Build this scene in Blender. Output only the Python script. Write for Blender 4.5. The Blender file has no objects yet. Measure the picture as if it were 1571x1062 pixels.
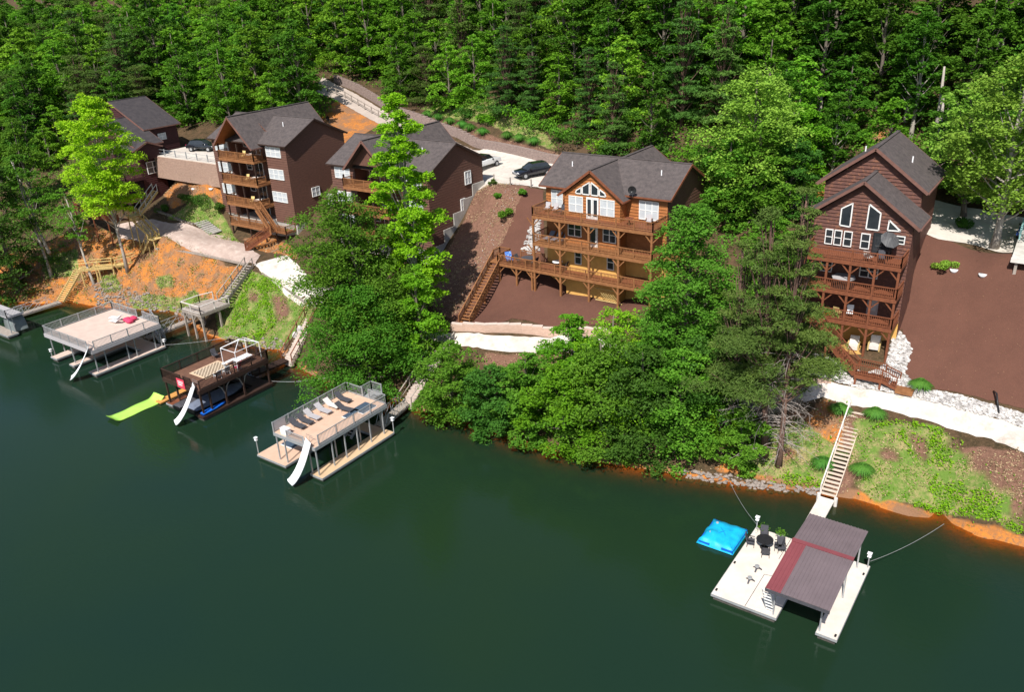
import bpy, bmesh, math, random
import numpy as np
from mathutils import Vector, Matrix
from mathutils.geometry import delaunay_2d_cdt
random.seed(7); rng=np.random.default_rng(7)
SC=bpy.context.scene; COL=SC.collection
F_PX=1275.; TH=math.radians(24.3); RO=math.radians(2.6); CH=39.; AZ=math.radians(54.2)
sA,cA=math.sin(AZ),math.cos(AZ)
def rot_w(v):            # level camera frame (x right, y forward) -> world (X along facades, Y inland)
    x,y,z=v; return Vector((x*sA-y*cA, x*cA+y*sA, z))
_f=rot_w((0,math.cos(TH),-math.sin(TH))); _r0=rot_w((1,0,0)); _u0=_r0.cross(_f)
_r=(_r0*math.cos(RO)-_u0*math.sin(RO)); _u=(_r0*math.sin(RO)+_u0*math.cos(RO))
cam=bpy.data.cameras.new('camera'); camo=bpy.data.objects.new('camera',cam); COL.objects.link(camo)
M=Matrix((( _r.x,_u.x,-_f.x,0),(_r.y,_u.y,-_f.y,0),(_r.z,_u.z,-_f.z,CH),(0,0,0,1))); camo.matrix_world=M
cam.sensor_width=36; cam.lens=36*F_PX/1571.; cam.clip_end=3000; cam.clip_start=1
SC.camera=camo
SUN_EL=math.radians(50); sd=Vector((0.25,-0.968,0)).normalized()
W=bpy.data.worlds.new('World'); SC.world=W; W.use_nodes=True
nt=W.node_tree; sky=nt.nodes.new('ShaderNodeTexSky'); sky.sky_type='NISHITA'; sky.sun_disc=False
sky.sun_elevation=SUN_EL; sky.sun_rotation=math.atan2(sd.x,sd.y)
bg=nt.nodes['Background']; nt.links.new(sky.outputs[0],bg.inputs[0]); bg.inputs[1].default_value=0.09
L=bpy.data.lights.new('sun','SUN'); L.energy=5.0; L.angle=math.radians(.5); L.color=(1,.955,.89)
lo=bpy.data.objects.new('sun',L); COL.objects.link(lo)
sv=Vector((sd.x*math.cos(SUN_EL),sd.y*math.cos(SUN_EL),math.sin(SUN_EL)))
lo.rotation_euler=sv.to_track_quat('Z','Y').to_euler(); lo.location=(0,0,80)
SC.view_settings.view_transform='Standard'; SC.view_settings.look='None'; SC.view_settings.exposure=0.4; SC.view_settings.gamma=1
SC.render.resolution_x=1024; SC.render.resolution_y=693

def at(x,y,z=0.):
    u=x-785.5;v=y-531.
    a=u*math.cos(RO)-v*math.sin(RO);b=u*math.sin(RO)+v*math.cos(RO)
    d=rot_w((a,F_PX*math.cos(TH)-b*math.sin(TH),-(F_PX*math.sin(TH)+b*math.cos(TH))))
    t=(z-CH)/d.z; return Vector((d.x*t,d.y*t,z))
def raydir(x,y):
    p=at(x,y,0.); return Vector((p.x,p.y,-CH)).normalized()
def htop(bx,by,bz,ty):
    p=at(bx,by,bz); lo_,hi=0,70
    for _ in range(40):
        m=(lo_+hi)/2; X,Y=p.x*sA+p.y*cA,-p.x*cA+p.y*sA; Z=bz+m-CH
        d=Y*math.cos(TH)-Z*math.sin(TH); b=F_PX*(-Z*math.cos(TH)-Y*math.sin(TH))/d; a=F_PX*X/d
        v=-a*math.sin(RO)+b*math.cos(RO)+531
        if v>ty: lo_=m
        else: hi=m
    return lo_
def tag(o,label=None,cat=None,group=None,kind=None):
    if label: o['label']=label
    if cat: o['category']=cat
    if group: o['group']=group
    if kind: o['kind']=kind
    return o
def thing(name,label,cat,loc=(0,0,0),rz=0,group=None):
    o=bpy.data.objects.new(name,None); COL.objects.link(o); o.location=loc; o.rotation_euler=(0,0,rz)
    o.empty_display_size=.2
    return tag(o,label,cat,group)
def root_of(p):
    while p.parent: p=p.parent
    return p
def mesh_obj(name,V,Fc,m,parent=None,smooth=False,local=False,label=None):
    me=bpy.data.meshes.new(name)
    V=np.asarray(V,dtype=np.float64).reshape(-1,3)
    if parent and not local: V=V-np.array(root_of(parent).location)
    me.from_pydata(V.tolist(),[],Fc)
    if m: me.materials.append(m)
    if smooth: me.shade_smooth()
    o=bpy.data.objects.new(name,me); COL.objects.link(o)
    if parent: o.parent=parent
    if label: o['label']=label
    return o
def fast_mesh(name,V,nper,m,parent=None,local=False):
    """V: (n*nper,3), consecutive nper verts per face"""
    V=np.asarray(V,dtype=np.float32).reshape(-1,3)
    if parent and not local: V=V-np.array(root_of(parent).location,dtype=np.float32)
    n=len(V)//nper; me=bpy.data.meshes.new(name)
    me.vertices.add(len(V)); me.vertices.foreach_set('co',V.ravel())
    me.loops.add(len(V)); me.loops.foreach_set('vertex_index',np.arange(len(V),dtype=np.int32))
    me.polygons.add(n); me.polygons.foreach_set('loop_start',np.arange(0,len(V),nper,dtype=np.int32))
    me.polygons.foreach_set('loop_total',np.full(n,nper,dtype=np.int32))
    me.update(calc_edges=True); me.materials.append(m)
    o=bpy.data.objects.new(name,me); COL.objects.link(o)
    if parent: o.parent=parent
    return o
class MB:
    def __init__(s): s.v=[]; s.f=[]
    def add(s,vs,fs):
        k=len(s.v); s.v+= [tuple(v) for v in vs]; s.f+=[tuple(i+k for i in f) for f in fs]; return s
    def box(s,x0,y0,z0,x1,y1,z1):
        if x0>x1:x0,x1=x1,x0
        if y0>y1:y0,y1=y1,y0
        if z0>z1:z0,z1=z1,z0
        return s.add([(x0,y0,z0),(x1,y0,z0),(x1,y1,z0),(x0,y1,z0),(x0,y0,z1),(x1,y0,z1),(x1,y1,z1),(x0,y1,z1)],
          [(0,3,2,1),(4,5,6,7),(0,1,5,4),(1,2,6,5),(2,3,7,6),(3,0,4,7)])
    def beam(s,p,q,w=.1,h=None,up=(0,0,1)):
        p=Vector(p);q=Vector(q);h=h or w;d=(q-p)
        if d.length<1e-6: return s
        d.normalize();u=Vector(up)
        if abs(d.dot(u))>.98:u=Vector((1,0,0))
        r=d.cross(u).normalized()*(w/2);t=r.cross(d).normalized()*(h/2)
        vs=[p-r-t,p+r-t,p+r+t,p-r+t,q-r-t,q+r-t,q+r+t,q-r+t]
        return s.add(vs,[(0,1,2,3),(4,7,6,5),(0,4,5,1),(1,5,6,2),(2,6,7,3),(3,7,4,0)])
    def tube(s,pts,rad,n=8,cap=True):
        pts=[Vector(p) for p in pts]
        if not hasattr(rad,'__len__'): rad=[rad]*len(pts)
        k=len(s.v);up=Vector((0,0,1))
        for i,p in enumerate(pts):
            d=(pts[min(i+1,len(pts)-1)]-pts[max(i-1,0)]).normalized()
            u=up if abs(d.z)<.95 else Vector((1,0,0))
            a=d.cross(u).normalized();b=a.cross(d)
            for j in range(n):
                an=2*math.pi*j/n; s.v.append(tuple(p+(a*math.cos(an)+b*math.sin(an))*rad[i]))
        for i in range(len(pts)-1):
            for j in range(n):
                s.f.append((k+i*n+j,k+i*n+(j+1)%n,k+(i+1)*n+(j+1)%n,k+(i+1)*n+j))
        if cap:
            s.f.append(tuple(k+j for j in range(n))[::-1]); s.f.append(tuple(k+(len(pts)-1)*n+j for j in range(n)))
        return s
    def slab(s,c,t):
        """c: 4+ coplanar points, thickness t downwards (vertical)"""
        n=len(c); vs=[tuple(p) for p in c]+[(p[0],p[1],p[2]-t) for p in c]
        return s.add(vs,[tuple(range(n)),tuple(range(2*n-1,n-1,-1))]+[(i,i+n,(i+1)%n+n,(i+1)%n) for i in range(n)])
    def build(s,name,m,parent=None,smooth=False,local=False,label=None):
        return mesh_obj(name,s.v,s.f,m,parent,smooth,local,label)
def dup(root,loc,rz=None,label=None,group=None,sc=None):
    def rec(o,par):
        c=o.copy(); COL.objects.link(c); c.parent=par
        for ch in o.children: rec(ch,c)
        return c
    r=rec(root,None); r.location=loc
    if rz is not None: r.rotation_euler=(0,0,rz)
    if sc: r.scale=(sc,sc,sc) if not hasattr(sc,'__len__') else sc
    if label: r['label']=label
    if group: r['group']=group
    return r
def lerp_node(nt_,fac,a,b):
    mx=nt_.nodes.new('ShaderNodeMix'); mx.data_type='RGBA'
    for s,v in ((6,a),(7,b)):
        if isinstance(v,(tuple,list)): mx.inputs[s].default_value=(*v[:3],1)
        else: nt_.links.new(v,mx.inputs[s])
    if isinstance(fac,(int,float)): mx.inputs[0].default_value=fac
    else: nt_.links.new(fac,mx.inputs[0])
    return mx.outputs[2]
def noise_node(nt_,scale,detail=4,rough=.6,coord='Object',stretch=None,dist=0):
    tc=nt_.nodes.new('ShaderNodeTexCoord'); n=nt_.nodes.new('ShaderNodeTexNoise')
    n.inputs['Scale'].default_value=scale; n.inputs['Detail'].default_value=detail; n.inputs['Roughness'].default_value=rough; n.inputs['Distortion'].default_value=dist
    src=tc.outputs[coord]
    if stretch:
        mp=nt_.nodes.new('ShaderNodeMapping'); mp.inputs['Scale'].default_value=stretch; nt_.links.new(src,mp.inputs[0]); src=mp.outputs[0]
    nt_.links.new(src,n.inputs['Vector']); return n.outputs['Fac']
def ramp(nt_,src,a,b):
    r=nt_.nodes.new('ShaderNodeMapRange'); r.inputs[1].default_value=a; r.inputs[2].default_value=b; nt_.links.new(src,r.inputs[0]); return r.outputs[0]
def mat(name,col,col2=None,scale=3,rough=.75,bump=.0,bscale=None,metal=0,stretch=None,spec=.3,lohi=(.35,.65),rnd=0,dirt=None):
    m=bpy.data.materials.new(name); m.use_nodes=True; n=m.node_tree; b=n.nodes['Principled BSDF']
    b.inputs['Roughness'].default_value=rough; b.inputs['Metallic'].default_value=metal; b.inputs['Specular IOR Level'].default_value=spec
    if col2 is None: col2=tuple(c*.72 for c in col)
    f=noise_node(n,scale,5,.65,'Object',stretch); c=lerp_node(n,ramp(n,f,*lohi),col,col2)
    if dirt:
        f2=noise_node(n,dirt[1],6,.7); c=lerp_node(n,ramp(n,f2,.52,.72),c,dirt[0])
    if rnd:
        oi=n.nodes.new('ShaderNodeObjectInfo'); hs=n.nodes.new('ShaderNodeHueSaturation')
        v=ramp(n,oi.outputs['Random'],0,1); mr=v.node; mr.inputs[3].default_value=1-rnd; mr.inputs[4].default_value=1+rnd
        n.links.new(v,hs.inputs['Value']); n.links.new(c,hs.inputs['Color']); c=hs.outputs[0]
    n.links.new(c,b.inputs['Base Color'])
    if bump:
        f3=noise_node(n,bscale or scale*6,4,.6,'Object',stretch); bp=n.nodes.new('ShaderNodeBump'); bp.inputs['Strength'].default_value=bump; bp.inputs['Distance'].default_value=.05
        n.links.new(f3,bp.inputs['Height']); n.links.new(bp.outputs[0],b.inputs['Normal'])
    return m
def leafmat(name,c1,c2,tr=.45,hue=.010,rough=.6):
    m=bpy.data.materials.new(name); m.use_nodes=True; n=m.node_tree; b=n.nodes['Principled BSDF']; out=n.nodes['Material Output']
    b.inputs['Roughness'].default_value=rough; b.inputs['Specular IOR Level'].default_value=.15
    c1=(c1[0]*1.85,c1[1]*1.8,c1[2]*.85); c2=(c2[0]*2.0,c2[1]*2.1,c2[2]*.9)
    f=noise_node(n,1.1,3,.7); g=noise_node(n,9,2,.7)
    ad=n.nodes.new('ShaderNodeMath'); ad.operation='ADD'; n.links.new(f,ad.inputs[0]); n.links.new(g,ad.inputs[1])
    c=lerp_node(n,ramp(n,ad.outputs[0],.75,1.25),c1,c2)
    oi=n.nodes.new('ShaderNodeObjectInfo'); hs=n.nodes.new('ShaderNodeHueSaturation')
    r1=n.nodes.new('ShaderNodeMapRange'); r1.inputs[3].default_value=.5-hue; r1.inputs[4].default_value=.5+hue; n.links.new(oi.outputs['Random'],r1.inputs[0]); n.links.new(r1.outputs[0],hs.inputs['Hue'])
    mu=n.nodes.new('ShaderNodeMath'); mu.operation='MULTIPLY'; mu.inputs[1].default_value=7.31; n.links.new(oi.outputs['Random'],mu.inputs[0])
    fr=n.nodes.new('ShaderNodeMath'); fr.operation='FRACT'; n.links.new(mu.outputs[0],fr.inputs[0])
    r2=n.nodes.new('ShaderNodeMapRange'); r2.inputs[3].default_value=.85; r2.inputs[4].default_value=1.25; n.links.new(fr.outputs[0],r2.inputs[0]); n.links.new(r2.outputs[0],hs.inputs['Value'])
    n.links.new(c,hs.inputs['Color']); n.links.new(hs.outputs[0],b.inputs['Base Color'])
    t=n.nodes.new('ShaderNodeBsdfTranslucent'); n.links.new(hs.outputs[0],t.inputs[0]); mx=n.nodes.new('ShaderNodeMixShader'); mx.inputs[0].default_value=tr
    n.links.new(b.outputs[0],mx.inputs[1]); n.links.new(t.outputs[0],mx.inputs[2]); n.links.new(mx.outputs[0],out.inputs[0])
    return m
WH=mat('white_paint',(.78,.78,.76),(.66,.66,.64),4,.5)
GLASS=mat('window_glass',(.02,.025,.03),(.035,.04,.045),1,.08,spec=.8)
BLIND=mat('window_with_blind',(.5,.53,.55),(.42,.45,.48),1.5,.25,spec=.5)
ALU=mat('galvanised_steel',(.42,.43,.44),(.34,.35,.36),3,.4,metal=.3)
ROOF=mat('shingles',(.105,.086,.082),(.064,.054,.053),2.2,.85,.5,25,dirt=((.125,.105,.1),6))
ROOFD=mat('dark_shingles',(.062,.053,.055),(.042,.037,.04),1.6,.85,.5,25)
CONC=mat('concrete',(.42,.40,.37),(.33,.31,.28),1.2,.85,.3,20)
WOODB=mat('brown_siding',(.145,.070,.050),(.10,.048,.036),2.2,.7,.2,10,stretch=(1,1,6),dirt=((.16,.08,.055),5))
WOODR=mat('reddish_siding',(.130,.056,.042),(.085,.038,.030),1.8,.7,.2,10,stretch=(1,1,7),dirt=((.24,.10,.05),4))
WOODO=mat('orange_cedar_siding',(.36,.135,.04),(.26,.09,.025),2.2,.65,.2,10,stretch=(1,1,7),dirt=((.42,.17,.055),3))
WOODM=mat('maroon_siding',(.065,.022,.023),(.042,.015,.016),2.2,.7,.2,10,stretch=(1,1,6))
DECKW=mat('stained_deck_timber',(.30,.135,.055),(.21,.088,.035),3,.65,.1)
DECKR=mat('red_brown_deck_timber',(.22,.075,.035),(.15,.05,.025),3,.65,.1)
DECKB=mat('dark_brown_deck_timber',(.045,.024,.018),(.03,.016,.012),3,.65,.1)
TANW=mat('ochre_stucco',(.66,.38,.11),(.56,.31,.09),1.5,.8)
YELW=mat('new_pine_timber',(.64,.48,.20),(.52,.37,.15),3,.65,.1)
GREYW=mat('weathered_timber',(.36,.31,.27),(.26,.22,.19),3,.8,.2)
BEIGE=mat('beige_decking',(.60,.47,.40),(.53,.41,.35),1.2,.7,.1)
PEACH=mat('peach_decking',(.62,.42,.31),(.54,.36,.26),1.2,.7,.1)
PALED=mat('pale_decking',(.72,.65,.58),(.62,.55,.48),.8,.7,.1)
BLACK=mat('black_plastic',(.015,.015,.017),(.025,.025,.027),3,.4)
FOAM=mat('dock_float',(.10,.09,.08),(.05,.045,.04),2,.8)
PLAST=mat('white_plastic',(.85,.85,.86),(.78,.78,.8),2,.3,spec=.5)
DGREY=mat('charcoal_fabric',(.07,.07,.08),(.05,.05,.06),5,.85)
LGREY=mat('light_fabric',(.42,.40,.41),(.36,.34,.35),5,.85)
BARK=mat('bark',(.19,.16,.13),(.10,.08,.065),5,.9,.6,14,stretch=(1,1,.3))
BARKL=mat('pale_bark',(.42,.38,.33),(.26,.23,.2),5,.9,.5,14,stretch=(1,1,.3))
BARKP=mat('pine_bark',(.20,.115,.085),(.12,.075,.06),5,.9,.6,14,stretch=(1,1,.3))
ROCKW=mat('white_stone',(.60,.575,.55),(.33,.31,.30),2.3,.8,lohi=(.4,.6))
ROCKG=mat('grey_rock',(.30,.25,.22),(.19,.16,.14),1.2,.9,.6,8)
BLOCK=mat('retaining_block',(.29,.215,.19),(.20,.15,.135),2.4,.9,.6,9,stretch=(1,1,3),dirt=((.40,.32,.27),6))
BLOCKP=mat('pinkish_block',(.55,.39,.31),(.47,.32,.25),2.4,.9,.4,9,stretch=(1,1,3))
TURQ=mat('turquoise_tarp',(.01,.42,.66),(.01,.33,.56),2,.45,.4,5)
BLUEP=mat('blue_plastic',(.01,.13,.6),(.01,.1,.45),2,.3)
CREAM=mat('cream_cushion',(.66,.62,.58),(.58,.54,.5),4,.85)
PINK=mat('pink_fabric',(.62,.05,.13),(.5,.04,.1),4,.7)
ORANGE=mat('orange_plastic',(.7,.14,.02),(.6,.1,.02),4,.4)
TRIMD=mat('dark_trim_timber',(.10,.06,.05),(.07,.042,.035),3,.7)
TRIMR=mat('rose_brown_trim',(.19,.095,.075),(.14,.07,.055),3,.7)
SHORE_PX=[(0,462),(60,466),(105,462),(150,470),(200,474),(236,476),(268,478),(300,500),(322,515),(345,522),(372,532),(430,537),(450,553),(466,568),(500,585),(560,605),(600,612),(650,630),(700,645),(760,662),(850,692),(950,714),(1050,728),(1100,737),(1160,747),(1230,752),(1275,762),(1310,765),(1350,777),(1395,792),(1425,796),(1440,783),(1462,805),(1500,822),(1571,838)]
SH=[at(x,y,0) for x,y in SHORE_PX]
SHX=np.array([-400,-260,-160]+[p.x for p in SH]+[12,60,200]); SHY=np.array([30,38,46]+[p.y for p in SH]+[60,62,70])
_o=np.argsort(SHX); SHX,SHY=SHX[_o],SHY[_o]
def sdist(x,y):
    """signed distance to the shoreline, + on land"""
    x=np.asarray(x,float);y=np.asarray(y,float)
    best=np.full(x.shape,1e9)
    for i in range(len(SHX)-1):
        ax,ay,bx,by=SHX[i],SHY[i],SHX[i+1],SHY[i+1]; dx,dy=bx-ax,by-ay; L2=dx*dx+dy*dy
        if L2<1e-9: continue
        t=np.clip(((x-ax)*dx+(y-ay)*dy)/L2,0,1); d=np.hypot(x-ax-t*dx,y-ay-t*dy); best=np.minimum(best,d)
    return np.where(y>np.interp(x,SHX,SHY),best,-best)
CP=[]
def cpx(x,y,z): p=at(x,y,z); CP.append((p.x,p.y,z))
for p in zip(SHX[::2],SHY[::2]):
    if -150<p[0]<40: CP.append((p[0],p[1],.1))
for a in [(215,340,7.7),(235,345,7.6),(262,352,7.4),(300,360,7.2),(350,375,6.8),(400,395,6.3),(440,425,5.8),(480,460,5.2),(700,520,5.0),(745,528,5),(790,525,5.0),(850,515,5.1),(1240,600,5.0),(1320,600,5.1),(1400,620,5.1),(1490,645,5.1),(1571,665,5.1),(1571,690,4.9),
          (380,410,6.0),(300,380,6.6),(240,372,6.8),(480,478,4.9),
          (1571,628,6.3),(1500,613,6.2),(1430,600,6.1),(1430,372,15.),(1500,380,14.7),(1540,390,14.6),(1480,480,10.8),
          (779,283,15.3),(745,290,15.2),(810,290,15.2)]: cpx(*a)
def cw(*l):
    for a in l: CP.append(a)
cw((-101.8,70.5,7.6),(-96,70,6.3),(-90,70,6.2),(-86,71,7.4),(-82,72,8),(-78,71.5,7.6),(-70,70,6.6),(-63,70,6.6),(-60.5,70.5,7.3),(-60.2,74,10.3),(-60.2,78,13.2),(-60,81,15.2),
 (-54,70,7.9),(-54,76,11.6),(-50,78,13),(-50,72,9.0),(-47.5,73,8.8),(-47,69.5,7.4),(-43.6,69.6,7.45),(-40,69.6,7.45),(-36.8,69.6,7.4),(-44,72.3,7.1),(-38,72.3,7.1),(-33,69.6,7.4),(-31,72,8.2),(-30,78,12),(-30,84,15.5),
 (-24,70,7.6),(-24,76,11.5),(-22,82,15),(-20,70,7.4),(-17,70,7.4),(-13,70,7.4),(-11.2,70,7.2),(-14,72.3,7.4),(-10.3,73,9.0),(-10.2,77,12),
 (-50,66.3,6.2),(-44,66.8,6.4),(-38,67,6.4),(-30,66,5.9),(-25,66,5.6),(-30,62.5,4.7),(-40,61.8,4.8),(-24,62,4.0),(-35,57,2.2),(-45,57,2.2),(-28,58,2),
 (-86,76,10.5),(-84,80,14),(-82,76,11),(-80,80,13.5),(-90,85,15.6),(-72,84,15.6),
 (-104,71,10.4),(-106,68.5,8.8),(-110,70,9.6),(-112,72,11.6),(-104,73,13.2),(-110,75,13.3),(-106,78,15.2),(-114,78,15.4),(-110,84,15.7),(-118,74,10),(-124,72,8.6),(-124,80,13),(-130,74,9),(-117,67,8),(-120,63,6.3),(-128,62,6.2),(-128,68,7.6),(-140,60,5),(-140,75,11),(-150,90,18),
 (-112,60.5,4.6),(-105,61.5,5.2),(-98,61,4.6),(-116,56.5,2.2),(-108,56.5,2.0),(-97,59,1.8),(-90,60,3.0),(-84,61,4.5),(-80,60.5,4.2),(-78,58.5,2),
 (-12,64.2,3.8),(-12,60.5,1.3),(-8,64.5,4.0),(-2,63.6,3.8),(4,64,4),(4,70,6.8),(4,80,14.4),(-14,62,2.4),(-10,62,2.4),(-20,62,3.2))
for x in (-100,-92,-84,-76,-68,-60): cw((x,86 if x>-90 else 87,15.6))
cw((-68,93,15.7),(-60,91,15.6),(-52,88,15.6),(-45,86,15.6),(-74.5,97,16.0),(-81,98.5,16.8),(-88,99.8,17.7),(-95,101,18.6),(-102,103,19.7),(-110,106,21),(-116,108,22),(-124,111,23.2),(-84,93,16.),(-92,94.5,17),(-100,96.5,18),(-108,99,19.2),(-116,100,20),(-126,100,20),
 (-37,85,15.6),(-30,88,15.7),(-22,86,15.6),(-22,91,15.7),(-11,81,15.2),(-11,90,15.4),(-5,79.5,15),(-5,90,15.4),(3,90,15.3),(3,79.5,15))
for x in (-230,-190,-160,-130,-100,-75,-50,-25,0,30):
    e= 6 if x<-90 else 0
    for y,z in ((104,21.5),(116,27),(135,36),(160,47),(200,64),(250,84)): cw((x,y+e*(1.2 if y<120 else 1),z))
for x in (-85,-72,-60,-48,-36,-24,-10,4): 
    yy=np.interp(x,[-85,-60,-48,-30,4],[101.5,95.5,92.5,94,94]); cw((x,yy,17.9 if x<-80 else 17.2 if x<-50 else 16.8))
for x,y,z in ((-230,60,12),(-230,80,18),(-190,55,6),(-190,75,15),(-165,60,6),(-165,80,15),(60,66,6),(60,85,16)): cw((x,y,z))
_c=np.array(CP); _P=_c[:,:2]/30.; _n=len(_P)
_d=np.linalg.norm(_P[:,None]-_P[None],axis=2)
def _k(r): return np.where(r>1e-9,r*r*np.log(np.maximum(r,1e-9)),0)
_A=np.zeros((_n+3,_n+3)); _A[:_n,:_n]=_k(_d)+np.eye(_n)*2e-4; _A[:_n,_n]=1; _A[:_n,_n+1:]=_P; _A[_n,:_n]=1; _A[_n+1:,:_n]=_P.T
_w=np.linalg.solve(_A,np.r_[_c[:,2],0,0,0])
def Tn(x,y):
    x=np.atleast_1d(np.asarray(x,float)).ravel(); y=np.atleast_1d(np.asarray(y,float)).ravel(); out=np.empty(x.shape)
    for i in range(0,len(x),20000):
        q=np.c_[x[i:i+20000],y[i:i+20000]]/30.; d=np.linalg.norm(q[:,None]-_P[None],axis=2)
        out[i:i+20000]=_k(d)@_w[:_n]+_w[_n]+q@_w[_n+1:]
    s=sdist(x,y)
    rough=(.13*np.sin(x*1.3+np.sin(y*1.1)*1.5)*np.sin(y*1.7+np.sin(x*.9))+np.where(x<-74,.16,.03)*np.sin(x*2.9+np.sin(y*3.1)*1.8)*np.sin(y*3.7+np.sin(x*2.3)*1.5)+np.where(x<-74,.3,0)*np.abs(np.sin(x*.8+np.sin(y*.5)*2)))*np.clip(s/2,0,1)*np.clip((6.5-out)/3,0,1)
    land=np.clip(out,.28*np.minimum(s,4),.15+1.25*s)+rough
    return np.where(s>0,land,np.maximum(s*.42,-6))
def T(x,y): return float(Tn(x,y)[0])
def hit(px,py):
    """where the line of sight through a measured point meets the ground"""
    d=raydir(px,py); t0=20/abs(d.z) if d.z<-.05 else 60
    ts=np.linspace(20,260,480); X=d.x*ts; Y=d.y*ts; Z=CH+d.z*ts; g=np.maximum(Tn(X,Y),0)
    b=np.where(Z<g)[0]
    if len(b)==0: return Vector((X[-1],Y[-1],g[-1]))
    i=b[0]; a,c=ts[i-1],ts[i]
    for _ in range(14):
        m=(a+c)/2
        if CH+d.z*m<max(T(d.x*m,d.y*m),0): c=m
        else: a=m
    return Vector((d.x*a,d.y*a,CH+d.z*a))
def inpoly(x,y,P):
    r=np.zeros(x.shape,bool); n=len(P)
    for i in range(n):
        x1,y1=P[i][0],P[i][1]; x2,y2=P[(i+1)%n][0],P[(i+1)%n][1]
        c=((y1>y)!=(y2>y)); 
        with np.errstate(divide='ignore',invalid='ignore'): xi=(x2-x1)*(y-y1)/(y2-y1+1e-12)+x1
        r^= c&(x<xi)
    return r
def pg(*pts): return [tuple(hit(*p))[:2] for p in pts]
def axis_vals(a0,a1,f0,f1,fs,cs):
    l=list(np.arange(f0,f1,fs)); x=f0; st=fs
    while x>a0: st=min(st*1.25,cs); x-=st; l.insert(0,x)
    x=l[-1]; st=fs
    while x<a1: st=min(st*1.25,cs); x+=st; l.append(x)
    return np.array(l)
gx=axis_vals(-300,120,-128,8,.36,4); gy=axis_vals(-20,260,50,104,.36,4)
GX,GY=np.meshgrid(gx,gy); GZ=Tn(GX,GY).reshape(GX.shape)
nx,ny=len(gx),len(gy)
gv=np.c_[GX.ravel(),GY.ravel(),GZ.ravel()]
idx=np.arange(nx*ny).reshape(ny,nx)
gf=np.c_[idx[:-1,:-1].ravel(),idx[:-1,1:].ravel(),idx[1:,1:].ravel(),idx[1:,:-1].ravel()]
def colour_attr(me,name,arr):
    a=me.color_attributes.new(name,'FLOAT_COLOR','POINT'); a.data.foreach_set('color',np.asarray(arr,dtype=np.float32).ravel())
R_clay=[pg((0,395),(60,380),(130,345),(240,372),(300,378),(372,408),(375,450),(330,470),(262,476),(150,468),(60,462),(0,455)),
        pg((250,300),(270,275),(340,275),(345,320),(300,300),(262,320)),
        pg((490,178),(520,150),(600,180),(560,205),(515,235)),
        pg((755,172),(770,165),(800,172),(830,190),(838,215),(770,200)),
        pg((1225,270),(1275,255),(1290,300),(1240,305)),pg((1330,200),(1385,200),(1425,262),(1400,270)),
        pg((1290,770),(1300,745),(1360,765),(1420,785),(1440,780),(1470,800),(1571,828),(1571,845),(1280,775)),
        pg((1060,735),(1060,722),(1120,725),(1200,745),(1260,745),(1290,700),(1300,620),(1262,612),(1235,640),(1210,622),(1215,700),(1130,700)),
        pg((370,365),(420,360),(450,380),(460,400),(400,385))]
R_grass=[pg((330,470),(378,412),(440,430),(482,468),(470,500),(430,535),(372,530),(335,515)),
         pg((1130,712),(1180,660),(1225,640),(1300,700),(1262,745),(1130,722)),
         pg((1310,640),(1440,655),(1571,740),(1571,830),(1440,785),(1350,770),(1300,740)),
         pg((300,300),(345,330),(372,375),(300,345),(250,335)),
         pg((640,165),(760,195),(860,235),(820,180),(700,150)),
         pg((60,395),(120,380),(120,420),(70,430)),pg((195,455),(300,445),(330,470),(300,480),(262,476),(205,474)),pg((150,425),(175,420),(190,445),(160,450)),pg((235,425),(262,420),(270,440),(245,445))]
R_straw=[pg((630,430),(668,475),(695,492),(720,465),(750,412),(788,338),(812,286),(740,284),(690,380),(640,410)),pg((1290,640),(1571,690),(1571,740),(1440,670),(1310,655)),
         pg((1480,690),(1571,690),(1571,800),(1500,770)),pg((150,440),(300,420),(330,470),(160,468)),
         pg((740,540),(860,540),(860,560),(740,560)),pg((1280,620),(1330,640),(1300,760),(1262,750)),
         pg((655,170),(870,240),(870,252),(655,190))]
def wmask(regs):
    m=np.zeros(GX.shape)
    for P in regs: m=np.maximum(m,inpoly(GX,GY,P).astype(float))
    for _ in range(2): m=(m+np.roll(m,1,0)+np.roll(m,-1,0)+np.roll(m,1,1)+np.roll(m,-1,1))/5
    return m
R_bare=[pg((1385,655),(1420,665),(1432,700),(1415,720),(1395,690)),pg((1330,690),(1370,680),(1400,715),(1350,712)),pg((1470,700),(1530,690),(1571,720),(1571,770),(1530,760),(1500,735)),pg((1440,670),(1480,680),(1490,700),(1450,690)),pg((1310,690),(1330,700),(1320,760),(1300,740)),pg((1180,690),(1215,680),(1235,700),(1200,715)),pg((410,450),(440,450),(450,480),(425,500)),pg((380,440),(400,450),(395,475),(378,465)),pg((1540,770),(1571,780),(1571,815),(1545,800))]
mc,mg,ms=wmask(R_clay),wmask(R_grass),wmask(R_straw)
mb_=wmask(R_bare)*.7; mg=mg*(1-mb_); ms=np.maximum(ms,mb_*.9)
mc=np.where(sdist(GX,GY)<.15,1,mc)
gm=bpy.data.materials.new('ground_soil'); gm.use_nodes=True; n=gm.node_tree; b=n.nodes['Principled BSDF']; b.inputs['Roughness'].default_value=.95; b.inputs['Specular IOR Level'].default_value=.15
at_=n.nodes.new('ShaderNodeVertexColor'); at_.layer_name='soil'; sp=n.nodes.new('ShaderNodeSeparateColor'); n.links.new(at_.outputs[0],sp.inputs[0])
def wn(chan,sc,k=.55):
    f=noise_node(n,sc,6,.7); a=n.nodes.new('ShaderNodeMath'); a.operation='MULTIPLY_ADD'; a.inputs[1].default_value=k; a.inputs[2].default_value=-k/2
    n.links.new(f,a.inputs[0]); s=n.nodes.new('ShaderNodeMath'); s.operation='ADD'; n.links.new(chan,s.inputs[0]); n.links.new(a.outputs[0],s.inputs[1]); return ramp(n,s.outputs[0],.38,.62)
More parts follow.
